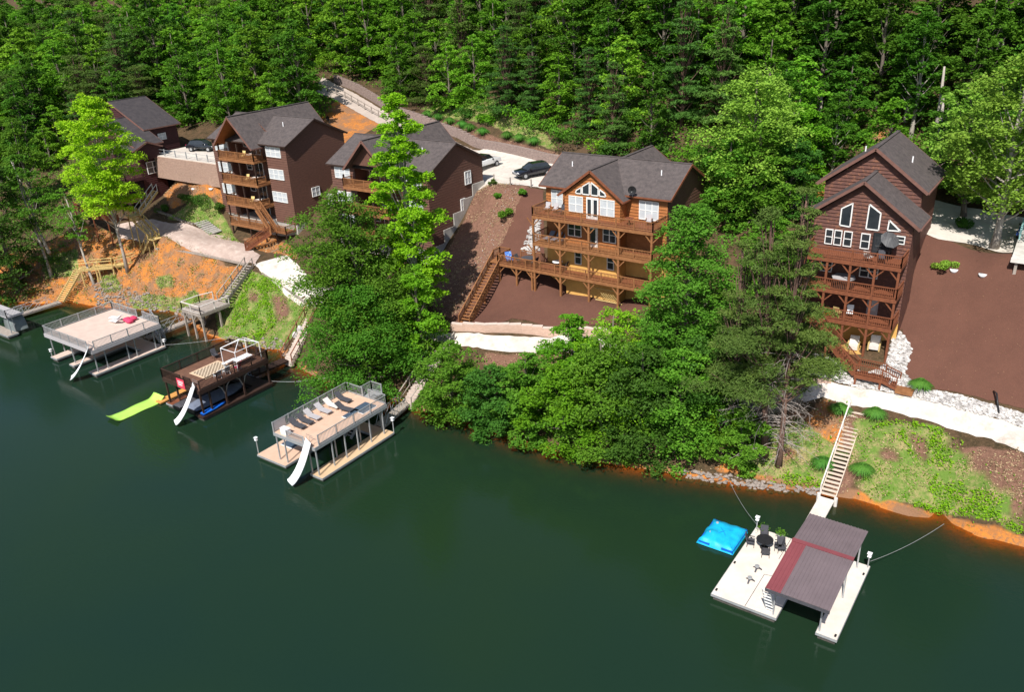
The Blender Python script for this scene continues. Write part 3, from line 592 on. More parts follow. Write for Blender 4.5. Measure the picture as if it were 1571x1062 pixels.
def cabin(label,X0,X1,Y0,Y1,zb,ZE,ZR,xc,zc,hw,ra,rb,floors,wr,wl,stair,cross_end,fnd_top,m=WOODB,rm=ROOF,panel=False):
    YM=(Y0+Y1)/2; t=thing('cabin',label,'cabin',((X0+X1)/2,YM,zb)); sl=(ZR-ZE)/(YM-Y0+.4)
    MB().box(X0+.02,Y0+.02,zb-5,X1-.02,Y1-.02,fnd_top).build('foundation',CONC,t)
    YR=Y0+2.0; Yd=Y0-1.6
    for a,b in ((X0,ra),(rb,X1)):
        siding(t,'x',[(a,fnd_top),(b,fnd_top),(b,ZE+.05),(a,ZE+.05)],Y0,-1,m)
    siding(t,'x',[(ra,fnd_top),(rb,fnd_top),(rb,ZE),(xc,zc-.35),(ra,ZE)],YR,-1,m,name='recessed_wall')
    siding(t,'y',[(Y0,fnd_top),(YR,fnd_top),(YR,ZE),(Y0,ZE)],ra,1,m); siding(t,'y',[(Y0,fnd_top),(YR,fnd_top),(YR,ZE),(Y0,ZE)],rb,-1,m)
    siding(t,'x',[(X0,fnd_top),(X1,fnd_top),(X1,ZE),(X0,ZE)],Y1,1,m)
    for xx,o in ((X0,-1),(X1,1)): siding(t,'y',[(Y0,fnd_top),(Y1,fnd_top),(Y1,ZE+.05),(YM,ZR-.18),(Y0,ZE+.05)],xx,o,m)
    gable_roof(t,'x',X0-.45,X1+.4,YM,YM-Y0+.4,ZR,sl,rm,trim=DECKB)
    cs=1.0; y0c=Yd-.35
    gable_roof(t,'y',y0c,cross_end,xc,hw,zc,cs,rm,trim=TRIMR)
    if not panel:
        for s_ in (1,-1):
            MB().slab([(xc,y0c+.02,zc-.24),(xc,Y0+1.9,zc-.24),(xc+s_*(hw-.1),Y0+1.9,zc-hw+.1-.24),(xc+s_*(hw-.1),y0c+.02,zc-hw+.1-.24)],.03).build('soffit',WOODO,t)
    gw=MB() if panel else None
    if panel: gw.add([(xc-hw+.5,Y0-.9,zc-hw+.35),(xc+hw-.5,Y0-.9,zc-hw+.35),(xc,Y0-.9,zc-.2)],[(0,1,2)]); gw=gw.add([(xc-hw+.5,Y0-.86,zc-hw+.35),(xc+hw-.5,Y0-.86,zc-hw+.35),(xc,Y0-.86,zc-.2)],[(2,1,0)])
    if panel: gw.build('gable_panel',WOODB,t)
    siding(t,'x',[(xc-hw+.5,ZE-.5),(xc+hw-.5,ZE-.5),(xc+hw-.5,zc-hw+.3),(xc,zc-.3),(xc-hw+.5,zc-hw+.3)],cross_end-.4,1,m)
    for xx in (ra-.5,xc+.4,rb-.9):
        post(t,xx,Yd+.1,T(xx,Yd)-.4,zc-abs(xx-xc)-.3 if abs(xx-xc)>1 else ZE-.1,DECKB if m is not WOODR else DECKR,(),.17)
    for i,z in enumerate(floors):
        floor_(t,ra-.6,Yd,rb-.8,YR-.06,z,DECKW,fas=.35)
        rail(t,[(ra-.6,Y0-.1,z),(ra-.6,Yd,z),(rb-.8,Yd,z),(rb-.8,Y0-.1,z)],DECKW,sp=.14)
        d=MB(); d.box(ra+2.2,YR-.14,z,ra+3.9,YR-.04,z+2.1); dr=d.build('sliding_door',WH,t)
        g=MB(); g.box(ra+2.3,YR-.16,z+.1,ra+3.0,YR-.141,z+2.0); g.box(ra+3.1,YR-.16,z+.1,ra+3.8,YR-.141,z+2.0); g.build('pane',GLASS,dr)
        window(t,'x',ra+.5,ra+1.6,z+.9,z+2.0,YR,-1,1,GLASS)
    for (a,b,n_),zz in [(wr,z) for z in wr_z]: window(t,'x',a,b,zz-1.35,zz,Y0,-1,n_)
    for (a,b,n_),zz in [(wl,z) for z in wr_z]: window(t,'x',a,b,zz-1.35,zz,Y0,-1,n_)
    return t
wr_z=(19.3,16.35,13.3)
t2=cabin('brown lakeside cabin with light-lit plank front, open orange gable and four stacked balconies',-101.8,-86.6,72,82.4,7.9,19.6,22.3,-95.0,23.1,3.95,-98.0,-90.6,(17.45,14.3,11.25,8.3),(-90.45,-87.6,3),(-101.1,-98.3,3),1,84.3,9.1)
window(t2,'y',75.3,76.7,12.1,13.35,-86.6,1,2)
MB().box(-91.4,70.2,8.16,-86.9,72-.06,8.28).build('deck_floor',DECKW,t2); rail(t2,[(-91.3,70.2,8.28),(-86.9,70.2,8.28),(-86.9,71.9,8.28)],DECKW,sp=.14)
stairs(t2,(-88.7,69.7,8.3),(-91.3,69.8,11.25),.95,DECKW,(1,1),bal=.16)
for x in (-89,-87): post(t2,x,70.3,T(x,70.3)-.3,8.1,DECKB,(),.15)
stairs(t2,(-91.6,66.9,T(-91.6,66.9)+.1),(-89.4,69.6,8.28),1.05,DECKR,(1,1),bal=.16)
pipe(t2,-90.2,75.2,21.4)
wr_z=(17.9,14.9,12.0)
t3=cabin('brown cabin half hidden behind the tallest lakeside tree, with vent pipe and shaded side wall',-77.9,-62.3,71.4,81.8,7.2,18.25,21.0,-70.2,21.9,3.6,-73.8,-66.6,(16.1,13.1,10.1),(-66.0,-63.2,3),(-77.2,-74.6,3),1,83.6,9.2,panel=True)
window(t3,'y',78.1,79.3,15.6,17.2,-62.3,1,2); window(t3,'y',77.0,77.9,12.4,14.1,-62.3,1,1)
fs=MB()     # stepped concrete foundation down the slope
for k,(ya,yb,zt) in enumerate(((71.4,73.4,9.6),(73.4,75.4,11.2),(75.4,77.4,12.7),(77.4,79.4,14.0),(79.4,81.8,15.4))): fs.box(-62.22,ya,zt-3.2,-62.1,yb-.003,zt)
fs.build('stepped_foundation',CONC,t3); pipe(t3,-65.5,74.6,20.0)
t=thing('cabin','dark maroon cabin with charcoal roofs behind the yellow-green tree','cabin',(-128,76,9))
siding(t,'x',[(-136,9),(-120.8,9),(-120.8,19.3),(-128.4,22.7),(-136,19.3)],74,-1,WOODM); siding(t,'x',[(-136,9),(-120.8,9),(-120.8,19.3),(-128.4,22.7),(-136,19.3)],79.5,1,WOODM)
for xx,o in ((-136,-1),(-120.8,1)): siding(t,'y',[(74,9),(79.5,9),(79.5,19.4),(74,19.4)],xx,o,WOODM)
gable_roof(t,'y',73.5,80,-128.4,8.1,23.05,.47,ROOFD,trim=TRIMR)
siding(t,'x',[(-131.5,9),(-117.6,9),(-117.6,17.4),(-124.5,20.4),(-131.5,17.4)],70,-1,WOODM)
for xx,o in ((-131.5,-1),(-117.6,1)): siding(t,'y',[(70,9),(74,9),(74,17.5),(70,17.5)],xx,o,WOODM)
gable_roof(t,'y',69.4,74.3,-124.5,7.4,20.9,.45,ROOFD,trim=TRIMR)
gable_roof(t,'x',-123.5,-116.4,71.2,2.4,18.2,.42,ROOFD,trim=TRIMR)
siding(t,'y',[(69.3,15.5),(73.1,15.5),(73.1,17.2),(71.2,18),(69.3,17.2)],-116.8,1,WOODM)
window(t,'y',75.9,77.3,17.2,18.2,-120.8,1,2); window(t,'y',71,73,13.2,15,-117.6,1,2,GLASS)
for z in (13.0,9.9): 
    floor_(t,-131,66.9,-117.0,69.95,z,WOODM); rail(t,[(-131,69.8,z),(-131,66.9,z),(-117.0,66.9,z),(-117.0,69.8,z)],WOODM)
for x in (-130.8,-127,-123.4,-119.8,-117.1): post(t,x,67.0,T(x,67)-.4,12.8,DECKB,[(1,12.7)] if x<-118 else (),.18)
for x in (-118.6,-121): MB().box(x-.4,71,T(x,71)-.5,x+.4,71.8,13).build('pier',CONC,t)
t=thing('cabin','small pale-roofed building among trees at the left edge','cabin',tuple(hit(20,200)))
bx,by,bz=t.location; MB().box(bx-4,by,bz-3,bx+4,by+6,bz+3).build('wall',WOODB,t); gable_roof(t,'x',bx-4.6,bx+4.6,by+3,3.6,bz+5,.5,ROOF)
t=thing('hillside_house','pale house roof glimpsed through the hillside trees at upper left','house',tuple(hit(245,95)))
bx,by,bz=t.location; bz+=0; MB().box(bx-6,by,bz-3,bx+6,by+8,bz+6).build('wall',CREAM,t); gable_roof(t,'x',bx-6.6,bx+6.6,by+4,4.6,bz+9,.5,mat('pale_metal_roof',(.55,.56,.58),(.45,.46,.48),1,.4))
def wallstrip(name,pts,h,th,m,label,cat,cap=None,sink=.6,ht=None):
    t=thing(name,label,cat,(pts[0][0],pts[0][1],T(*pts[0][:2]))); mb=MB(); cp=MB()
    P=[Vector((p[0],p[1],0)) for p in pts]; Q=[]
    for a,b in zip(P[:-1],P[1:]):
        k=max(1,int((b-a).length/1.0)); Q+=[a.lerp(b,i/k) for i in range(k)]
    Q.append(P[-1]); nr=max(2,int(round(h/.22)))
    for i,(a,b) in enumerate(zip(Q[:-1],Q[1:])):
        d=(b-a).normalized(); n_=Vector((d.y,-d.x,0)); za=T(a.x,a.y) if ht is None else ht; 
        for r in range(nr):      # courses of blocks, each set back a little from the one below
            z0=za-.1+r*h/nr-(sink if r==0 else 0); z1=za-.1+(r+1)*h/nr-.012; o=random.uniform(-.02,.02)-r*.02; j=.45*(r%2)
            p=a+n_*(o); q=b+n_*o
            mb.slab([(p.x,p.y,z1),(q.x,q.y,z1),(q.x-n_.x*th,q.y-n_.y*th,z1),(p.x-n_.x*th,p.y-n_.y*th,z1)],z1-z0)
        if cap:
            z=za-.1+h; o=n_*.04-n_*nr*.02; p=a+o;q=b+o
            cp.slab([(p.x,p.y,z+.07),(q.x,q.y,z+.07),(q.x-n_.x*(th+.1),q.y-n_.y*(th+.1),z+.07),(p.x-n_.x*(th+.1),p.y-n_.y*(th+.1),z+.07)],.075)
    mb.build('block_courses',m,t)
    if cap: cp.build('cap_stones',cap,t)
    return t
def px(*l): return [tuple(hit(*p)) for p in l]
wallstrip('retaining_wall',px((512,126),(545,140),(602,175),(660,196),(700,211),(755,231),(800,241),(870,256),(960,272)),1.35,.5,BLOCK,'long rough block retaining wall above the upper road and parking','retaining wall')
wallstrip('retaining_wall',px((692,509),(745,511),(800,512),(865,514),(940,520)),.95,.35,BLOCKP,'low pinkish stone wall between the mulch and the white path','retaining wall',cap=mat('cap_stone',(.62,.50,.44),(.55,.44,.38),2,.8))
wallstrip('retaining_wall',px((1190,583),(1215,588),(1250,590),(1275,590)),.6,.3,BLOCKP,'short pinkish wall under the narrow cabin stairs','retaining wall')
wallstrip('retaining_wall',[(-118,72.4),(-110,72.3),(-102,72.3)],2.6,.5,mat('tan_block',(.40,.27,.21),(.30,.20,.155),2.4,.9,.5,9,stretch=(1,1,3)),'tall tan block wall holding the parking pad beside the balcony cabin','retaining wall',ht=13.15)
t=thing('concrete_wall','grey stepped concrete wall in the gap between the two brown balcony cabins','retaining wall',(-80,76,12))
MB().box(-82.0,76,9,-78.4,76.35,15.0).box(-84.6,76.02,9,-82.003,76.33,12.6).build('wall',CONC,t)
pad=MB(); pad.box(-119,72.7,15.5,-102,86,15.74); tag(pad.build('parking_pad',DRIVE),kind='structure')
def fence(label,pts,h=1.0,m=GREYW,rails_=2,sp=2.4,name='fence',z=None,cat='fence',rh=.05,wh=.12):
    t=thing(name,label,cat,(pts[0][0],pts[0][1],T(*pts[0][:2]))); P=[Vector((p[0],p[1],(T(p[0],p[1]) if z is None else z))) for p in pts]; 
    Q=[]
    for a,b in zip(P[:-1],P[1:]):
        k=max(1,round((b-a).length/sp)); Q+=[a.lerp(b,i/k) for i in range(k)]
    Q.append(P[-1])
    for q in Q:
        if z is None: q.z=T(q.x,q.y)
        MB().box(q.x-.06,q.y-.06,q.z-.3,q.x+.06,q.y+.06,q.z+h+.05).build('post',m,t)
    for a,b in zip(Q[:-1],Q[1:]):
        for r in range(rails_): 
            u=Vector((0,0,h*(r+1)/rails_-.08)); MB().beam(a+u,b+u,rh,wh).build('rail',m,t)
    return t
fence('weathered two-rail wooden fence along the outer edge of the upper road',px((503,141),(530,151),(560,169),(592,186)),1.15,GREYW)
fence('white pipe rail fence on the tan block wall by the parking pad',[(-118,73.0),(-110,73),(-102.5,73)],1.0,ALU,2,2.6,z=15.74,rh=.04,wh=.04)
fence('row of thin posts with wire at the parking edge above the mulch',px((758,279),(783,284),(815,287)),.9,GREYW,1,3.2,rh=.015,wh=.015)
def plat(par,x0,y0,x1,y1,z,m,name='platform',fl=True):
    f=MB().box(x0,y0,z-.12,x1,y1,z).build(name,m,par)
    s=MB().box(x0-.03,y0-.03,z-.2,x1+.03,y0-.001,z-.01); s.box(x0-.03,y1+.001,z-.2,x1+.03,y1+.03,z-.01); s.box(x0-.035,y0,z-.2,x0-.001,y1,z-.012); s.box(x1+.001,y0,z-.2,x1+.035,y1,z-.012); s.build('edge_trim',ALU if m is not DECKB else DECKB,f)
    if fl: MB().box(x0+.1,y0+.1,-.35,x1-.1,y1-.1,z-.205).build('float',FOAM,f)
    return f
def slide(par,top,bot,w=1.1):
    a=Vector(top);b=Vector(bot); d=b-a; mb=MB(); n_=14; dh=Vector((d.x,d.y,0)).normalized(); s=Vector((-dh.y,dh.x,0)); pts=[]
    for i in range(n_+1):
        t_=i/n_; pts.append(Vector((a.x+d.x*t_,a.y+d.y*t_,a.z+d.z*(1-(1-t_)**1.35)))+s*math.sin(t_*3.14)*.18)
    prof=[(-w/2,.13),(-w/2+.05,.03),(0,0),(w/2-.05,.03),(w/2,.13)]; k=len(prof)
    for th in (0,-.05):
        mb.v+=[tuple(p+s*o+Vector((0,0,z+th))) for p in pts for o,z in prof]
    N=(n_+1)*k
    for i in range(n_):
        for j in range(k-1):
            q=(i*k+j,i*k+j+1,(i+1)*k+j+1,(i+1)*k+j); mb.f.append(q[::-1]); mb.f.append(tuple(x+N for x in q))
        for j in (0,k-1): mb.f.append((i*k+j,(i+1)*k+j,(i+1)*k+j+N,i*k+j+N))
    sl=mb.build('slide',PLAST,par,smooth=True)
    g=MB(); 
    for k_ in (-1,1): g.tube([a+s*k_*.3,a+s*k_*.32+Vector((0,0,.55)),a+s*k_*.3-dh*.5+Vector((0,0,.1))],.025,6)
    g.build('grab_rail',ALU,sl); return sl
def lightpost(loc,label,h=1.6):
    t=thing('dock_light',label,'light',loc); MB().tube([(0,0,0),(0,0,h-.25)],.045,8).build('pole',ALU,t,local=True)
    m=MB(); m.box(-.12,-.12,h-.28,.12,.12,h-.22); m.box(-.09,-.09,h-.22,.09,.09,h-.02); m.box(-.15,-.15,h-.02,.15,.15,h+.02); m.build('lamp_head',PLAST,t,local=True); return t
def gangway(par,a,b,w,m,rails=True,mr=ALU,name='gangway'):
    a=Vector(a);b=Vector(b);d=(b-a).normalized();s=Vector((-d.y,d.x,0)).normalized(); mb=MB(); n_=max(2,int((b-a).length/.22))
    for i in range(n_):
        p=a.lerp(b,i/n_);q=a.lerp(b,(i+.9)/n_); mb.beam(p,q,w,.05)
    for k in (-1,1): mb.beam(a+s*k*w*.45-Vector((0,0,.12)),b+s*k*w*.45-Vector((0,0,.12)),.07,.16)
    g=mb.build(name,m,par)
    if rails:
        r=MB()
        for k in (-1,1):
            e=s*k*w/2; up=Vector((0,0,1)); A=a.lerp(b,.06)+e;B_=a.lerp(b,.94)+e; c1=a.lerp(b,.2)+e;c2=a.lerp(b,.8)+e
            r.tube([A,c1+up*1,c2+up*1,B_],.03,6); 
            for j in range(4):
                p=c1.lerp(c2,j/3); r.tube([p,p+up*1],.022,5)
                if j<3: r.tube([p,c1.lerp(c2,(j+1)/3)+up*1],.018,5)
        r.build('truss_rail',mr,g)
    return g
t=thing('boat_dock','two-storey dock with large pale beige sun deck and silver railings, nearest the left shore','dock',(-90,44.5,0))
x0,x1,y0,y1=-95.3,-85.5,40.5,49.0; zf=3.25
for a,b in ((-94.9,-93.6),(-90.9,-90.0),(-86.9,-85.5)): plat(t,a,40.3,b,49.0,.5,BEIGE,'finger_float')
plat(t,-93.6,46.9,-86.9,48.9,.48,BEIGE,'walkway')
MB().box(x0,y0,zf-.08,x1,y1,zf).build('upper_deck',BEIGE,t)
s=MB(); s.box(x0-.05,y0-.06,zf-.42,x1+.05,y0-.001,zf+.02); s.box(x1+.001,y0,zf-.42,x1+.06,y1,zf+.02); s.box(x0-.06,y0,zf-.42,x0-.001,y1,zf+.02); s.box(x0,y1+.001,zf-.42,x1,y1+.06,zf+.02); s.build('fascia',LGREY,t)
for x in (-94.9,-90.5,-85.8):
    for y in (40.8,42.0,44.6,45.6,48.0,48.8) if x!=-90.5 else (40.8,45,48.8): 
        MB().box(x-.05,y-.05,.5,x+.05,y+.05,zf-.3).build('post',ALU,t)
rail(t,[(-90.1,y1,zf),(x0,y1,zf),(x0,y0,zf),(-86.2,y0,zf)],ALU,.98,.14,topw=.06,bw=.03); rail(t,[(x1,y0+.4,zf),(x1,y1,zf),(-88.8,y1,zf)],ALU,.98,.14,topw=.06,bw=.03)
slide(t,(-85.8,40.5,3.7),(-87.3,38.4,.35))
u=MB(); u.box(-90,49.05,zf-.1,-88.9,50.2,zf); u.build('stair_head',ALU,t); stairs(t,(-87.0,49.7,.6),(-89.0,49.7,zf),.8,ALU,(1,1),bal=None)
gangway(t,(-89.5,49.1,.62),(-89.0,55.0,.95),1.1,GREYW)
t=thing('landing_platform','weathered grey timber landing on stilts with white-capped rails above the water','platform',(-84.5,55,3.4))
zp=3.5; X0,X1,Y0,Y1=-86.8,-83.2,52.9,57.0
MB().box(X0,Y0,zp-.1,X1,Y1,zp).build('platform_floor',GREYW,t); MB().box(X0-.05,Y0-.05,zp-.35,X1+.05,Y0-.001,zp-.01).box(X1+.001,Y0,zp-.35,X1+.05,Y1,zp-.01).build('fascia',GREYW,t)
WC=mat('white_washed_timber',(.66,.61,.56),(.55,.5,.46),3,.7)
rail(t,[(-86.2,Y1,zp),(X0,55.4,zp),(X0,Y0,zp),(X1,Y0,zp),(X1,Y1,zp)],WC,1.0,.9,bw=.05,toponly=True,topw=.16)
for x,y in ((X0+.1,Y0+.1),(X1-.1,Y0+.1),(-85.0,Y0+.1),(X0+.1,55.5),(X1-.1,55.5)):
    post(t,x,y,-2.5,zp-.1,GREYW,[(1,zp-.3)] if x<-84 else [(-1,zp-.3)],.2)
top=Vector(at(381,408,6.2)); stairs(t,(-84.6,57.0,zp),(-85.6,62.6,6.4),1.2,GREYW,(1,1),bal=None,h=.95)
stairs(t,(-88.9,55.3,1.0),(-86.9,53.6,zp),.95,WC,(0,0))
t=thing('boat_dock','dark brown two-storey dock with lattice rug, white canopy frame and red banner','dock',(-69.7,44.3,0))
x0,x1,y0,y1=-72.5,-66.6,40.5,48.9; zf=3.3
for a,b in ((-72.6,-71.6),(-67.8,-66.6)): plat(t,a,40.3,b,49.0,.5,DECKR if a<-70 else DECKB,'finger_float')
plat(t,-71.6,47.4,-67.8,48.9,.48,DECKB,'walkway')
MB().box(x0,y0,zf-.08,x1,y1,zf).build('upper_deck',mat('chocolate_decking',(.17,.085,.055),(.12,.06,.04),2,.7),t)
s=MB(); s.box(x0-.05,y0-.06,zf-.42,x1+.05,y0-.001,zf+.02); s.box(x1+.001,y0,zf-.42,x1+.06,y1,zf+.02); s.box(x0-.06,y0,zf-.42,x0-.001,y1,zf+.02); s.build('fascia',DECKB,t)
for x in (-72.3,-66.8):
    for y in (40.6,41.6,43.4,45.6,48.8):
        MB().box(x-.08,y-.08,.5,x+.08,y+.08,zf-.3).build('post',DECKB,t)
        if 42<y<48: MB().tube([(x,y,1.6),(x,y-.35,2.5),(x,y-.9,2.95)],.05,6).tube([(x,y,1.6),(x,y+.35,2.5),(x,y+.9,2.95)],.05,6).build('brace',GREYW,t)
rail(t,[(-70.5,y1,zf),(x0,y1,zf),(x0,y0,zf),(-69.4,y0,zf)],DECKB,1.0,.13); rail(t,[(-68.9,y0+.02,zf),(-67.8,y0+.02,zf)],DECKB,1.0,.13); rail(t,[(x1,y0+.1,zf),(x1,y1,zf),(-69.5,y1,zf)],DECKB,1.0,.13)
slide(t,(-67.3,40.5,3.75),(-68.3,38.3,.3))
rail(t,[(-71.5,41.2,.5),(-71.5,46.5,.5)],DECKB,.8,.14,posts=1.3)
gangway(t,(-70.0,49.0,.6),(-69.4,53.3,.8),1.2,DECKB,False)
stairs(t,(-69.6,49.3,.6),(-71.3,50.6,zf),.8,DECKB,(1,1),bal=.3)
b=MB().box(-69.95,y0-.12,2.95,-68.75,y0-.08,3.95); bn=b.build('red_banner',mat('red_banner',(.62,.06,.10),(.55,.05,.09),3,.6),t)
w=MB()
for k in range(3): w.box(-69.75,y0-.135,3.25+k*.19,-69.0+.1*k-.1,y0-.121,3.33+k*.19)
w.build('banner_lettering',PLAST,bn)
o=thing('canopy_frame','bare white canopy frame standing on the dark brown dock','canopy frame',(-67.8,46.7,zf)); m=MB()
for x in (-1.25,1.0):
    for y in (-1.4,1.6): m.tube([(x,y,0),(x,y,2.1)],.035,6)
for q in ([(-1.25,-1.4,2.1),(1.0,-1.4,2.1),(1.0,1.6,2.1),(-1.25,1.6,2.1),(-1.25,-1.4,2.1)],[(-1.25,-1.4,2.1),(-.1,.1,2.75),(1.0,1.6,2.1)],[(1,-1.4,2.1),(-.1,.1,2.75),(-1.25,1.6,2.1)]): m.tube(q,.035,6)
m.build('frame',PLAST,o,local=True)
RUG=bpy.data.materials.new('lattice_rug'); RUG.use_nodes=True; n=RUG.node_tree; bs=n.nodes['Principled BSDF']; tc=n.nodes.new('ShaderNodeTexCoord'); mp=n.nodes.new('ShaderNodeMapping'); mp.inputs['Rotation'].default_value=(0,0,.785); mp.inputs['Scale'].default_value=(3.4,3.4,3.4)
br_=n.nodes.new('ShaderNodeTexBrick'); br_.offset=0; br_.inputs['Mortar Size'].default_value=.16; br_.inputs['Brick Width'].default_value=1; br_.inputs['Row Height'].default_value=1; br_.inputs['Color1'].default_value=(.12,.08,.05,1); br_.inputs['Color2'].default_value=(.16,.11,.07,1); br_.inputs['Mortar'].default_value=(.62,.5,.36,1); br_.inputs['Scale'].default_value=1
n.links.new(tc.outputs['Object'],mp.inputs[0]); n.links.new(mp.outputs[0],br_.inputs[0]); n.links.new(br_.outputs[0],bs.inputs['Base Color'])
RB=mat('rug_border',(.62,.45,.30),(.56,.40,.27),4,.9)
o=thing('rug','tan outdoor rug with lattice pattern on the dark brown dock','rug',(-69.6,44.2,zf)); MB().box(-1.35,-1.75,.004,1.35,1.75,.02).build('border',RB,o,local=True); MB().box(-1.1,-1.5,.021,1.1,1.5,.026).build('lattice_field',RUG,o,local=True)
o=thing('table','white folding table under the canopy frame on the dark dock','table',(-67.9,46.8,zf)); MB().box(-.45,-.95,.7,.45,.95,.75).build('table_top',PLAST,o,local=True)
for x in (-.35,.35):
    for y in (-.8,.8): MB().tube([(x,y,0),(x,y,.7)],.03,6).build('leg',ALU,o,local=True)
o=thing('bench','white bench beside the folding table on the dark dock','bench',(-68.9,45.9,zf)); MB().box(-.2,-.8,.4,.2,.8,.46).build('seat',PLAST,o,local=True)
for y in (-.6,.6): MB().box(-.15,y-.03,0,.15,y+.03,.4).build('leg',ALU,o,local=True)
def chair(name,label,loc,rz,ms,mf,group=None,arm=True,cat='chair'):
    o=thing(name,label,cat,loc,rz,group); MB().box(-.27,-.27,.38,.27,.25,.45).build('seat',ms,o,local=True)
    MB().add([(-.27,.2,.45),(.27,.2,.45),(.27,.38,.98),(-.27,.38,.98),(-.27,.26,.45),(.27,.26,.45),(.27,.43,.98),(-.27,.43,.98)],[(0,1,2,3),(7,6,5,4),(0,4,5,1),(3,2,6,7),(1,5,6,2),(0,3,7,4)]).build('backrest',ms,o,local=True)
    for x in (-.24,.24):
        for y in (-.23,.22): MB().tube([(x*1.1,y*1.1,0),(x,y,.4)],.022,5).build('leg',mf,o,local=True)
        if arm: MB().beam((x*1.1,-.25,.62),(x*1.1,.28,.66),.06,.03).build('armrest',mf,o,local=True)
    return o
chair('chair','white chair at the railing by the lattice rug',(-67.3,43.2,zf),-1.5,PLAST,PLAST,'white chairs on the dark dock'); chair('chair','white chair nearest the slide on the dark dock',(-67.35,44.3,zf),-1.7,PLAST,PLAST,'white chairs on the dark dock')
chair('chair','pink-cushioned chair beside the white folding table',(-67.1,45.5,zf),-1.2,PINK,PLAST); 
chair('chair','black chair against the far rail of the dark dock',(-71.6,46.2,zf),1.4,DGREY,BLACK)
def hull(name,label,cat,loc,rz,L_,w,h,m,top=None,mt=None,blunt=.35,group=None):
    o=thing(name,label,cat,loc,rz,group); n_=16; V=[];F=[]; pr=[(-1,1),(-.85,.35),(-.4,0),(.4,0),(.85,.35),(1,1)]
    for i in range(n_+1):
        u=i/n_; wd=w/2*min(1,(max(0,1-u)/blunt))**.5 if u>1-blunt else w/2*(1 if u>.06 else .85); wd=max(wd,.03); rk=.25*h*max(0,(u-.6)/.4)**2
        for a,b_ in pr: V.append((a*wd,-L_/2+L_*u,b_*h+rk*(1-b_*.3)))
    k=len(pr)
    for i in range(n_):
        for j in range(k-1): F.append((i*k+j,(i+1)*k+j,(i+1)*k+j+1,i*k+j+1))
    F.append(tuple(range(k))); mesh_obj('hull',V,F,m,o,True,True)
    if top:
        V=[];F=[]; pr=[(-1.02,0),(-.6,.6),(0,1),(.6,.6),(1.02,0)]; k=len(pr)
        for i in range(n_+1):
            u=i/n_; wd=w/2*min(1,(max(0,1-u)/blunt))**.5 if u>1-blunt else w/2*(1 if u>.06 else .85); wd=max(wd,.03); hh=top*math.sin(math.pi*min(1,max(.06,u*.9+.08)))**.5+.02*math.sin(u*40)
            for a,b_ in pr: V.append((a*wd,-L_/2+L_*u,h*.98+b_*hh))
        for i in range(n_):
            for j in range(k-1): F.append((i*k+j,i*k+j+1,(i+1)*k+j+1,(i+1)*k+j))
        F.append(tuple(range(k))[::-1]); mesh_obj('cover',V,F,mt,o,True,True)
    return o
CAN=mat('blue_grey_canvas',(.17,.20,.27),(.11,.13,.18),1.2,.9,.4,6)
hull('covered_boat','boat under a blue-grey canvas cover moored inside the dark brown dock','boat',(-69.0,43.9,-.05),0,6.6,2.1,.7,BLACK,.6,CAN)
hull('outboard_boat','black-hulled motor boat beside the railing inside the dark dock','boat',(-70.9,42.6,-.05),0,4.6,1.3,.6,BLACK,.3,DGREY)
o=hull('kayak','bright blue kayak lying on the near edge of the dark dock','kayak',(-67.0,41.9,.5),.05,2.9,.65,.25,BLUEP,.1,BLUEP,.5); o.scale=(1,1,1)
LIME=mat('lime_foam',(.42,.72,.12),(.36,.65,.10),2,.7)
V=[];F=[]; nu=24
for i in range(nu+1):
    u=i/nu; z=.1+(.28*((.12-u)/.12)**2 if u<.12 else 0)+(.45*((u-.86)/.14)**1.5 if u>.86 else 0)+.02*math.sin(u*14)
    for x in (-.9,-.45,0,.45,.9): V.append((x,-2.7+5.4*u,z+.015*math.sin(x*5+u*9)))
k=5; N=len(V); V+=[(a,b_,c_-.06) for a,b_,c_ in V]
for i in range(nu):
    for j in range(4): q=(i*k+j,i*k+j+1,(i+1)*k+j+1,(i+1)*k+j); F.append(q); F.append(tuple(x+N for x in q[::-1]))
    F.append((i*k,(i+1)*k,(i+1)*k+N,i*k+N)); F.append((i*k+4,i*k+4+N,(i+1)*k+4+N,(i+1)*k+4))
F.append((0,N,1+N,1)) ; F.append((0,1,2,3,4,4+N,3+N,2+N,1+N,N))
o=mesh_obj('floating_mat',V,F[:-2],LIME,None,True); o.location=(-74.9,38.3,0); o['label']='lime green floating foam mat on the water beside the dark dock'; o['category']='floating mat'
o=MB().box(-.45,-1.7,.0,.45,1.7,.12).build('floating_board',mat('orange_timber',(.62,.30,.08),(.5,.24,.07),3,.6)); o.location=(-74.0,41.9,.12); o['label']='long orange float board between the lime mat and the dark dock'; o['category']='board'
t=thing('boat_dock','two-storey dock with peach sun deck, a row of loungers and a white slide','dock',(-52,43.4,0))
x0,x1,y0,y1=-54.1,-49.0,39.0,47.9; zf=3.2; FL=mat('yellow_peach_decking',(.60,.43,.26),(.52,.36,.22),1.2,.7,.1)
plat(t,-49.95,38.9,-48.5,47.9,.42,FL,'finger_float'); plat(t,-56.5,38.6,-52.8,42.6,.42,PEACH,'swim_platform'); plat(t,-54.2,42.63,-52.9,47.9,.4,PEACH,'finger_float'); plat(t,-52.87,46.6,-49.98,47.9,.41,PEACH,'walkway')
MB().box(x0,y0,zf-.08,x1,y1,zf).build('upper_deck',PEACH,t)
s=MB(); s.box(x0-.05,y0-.06,zf-.3,x1+.05,y0-.001,zf+.02); s.box(x1+.001,y0,zf-.3,x1+.06,y1,zf+.02); s.box(x0-.06,y0,zf-.3,x0-.001,y1,zf+.02); s.box(x0,y1+.001,zf-.3,x1,y1+.06,zf+.02); s.build('fascia',ALU,t)
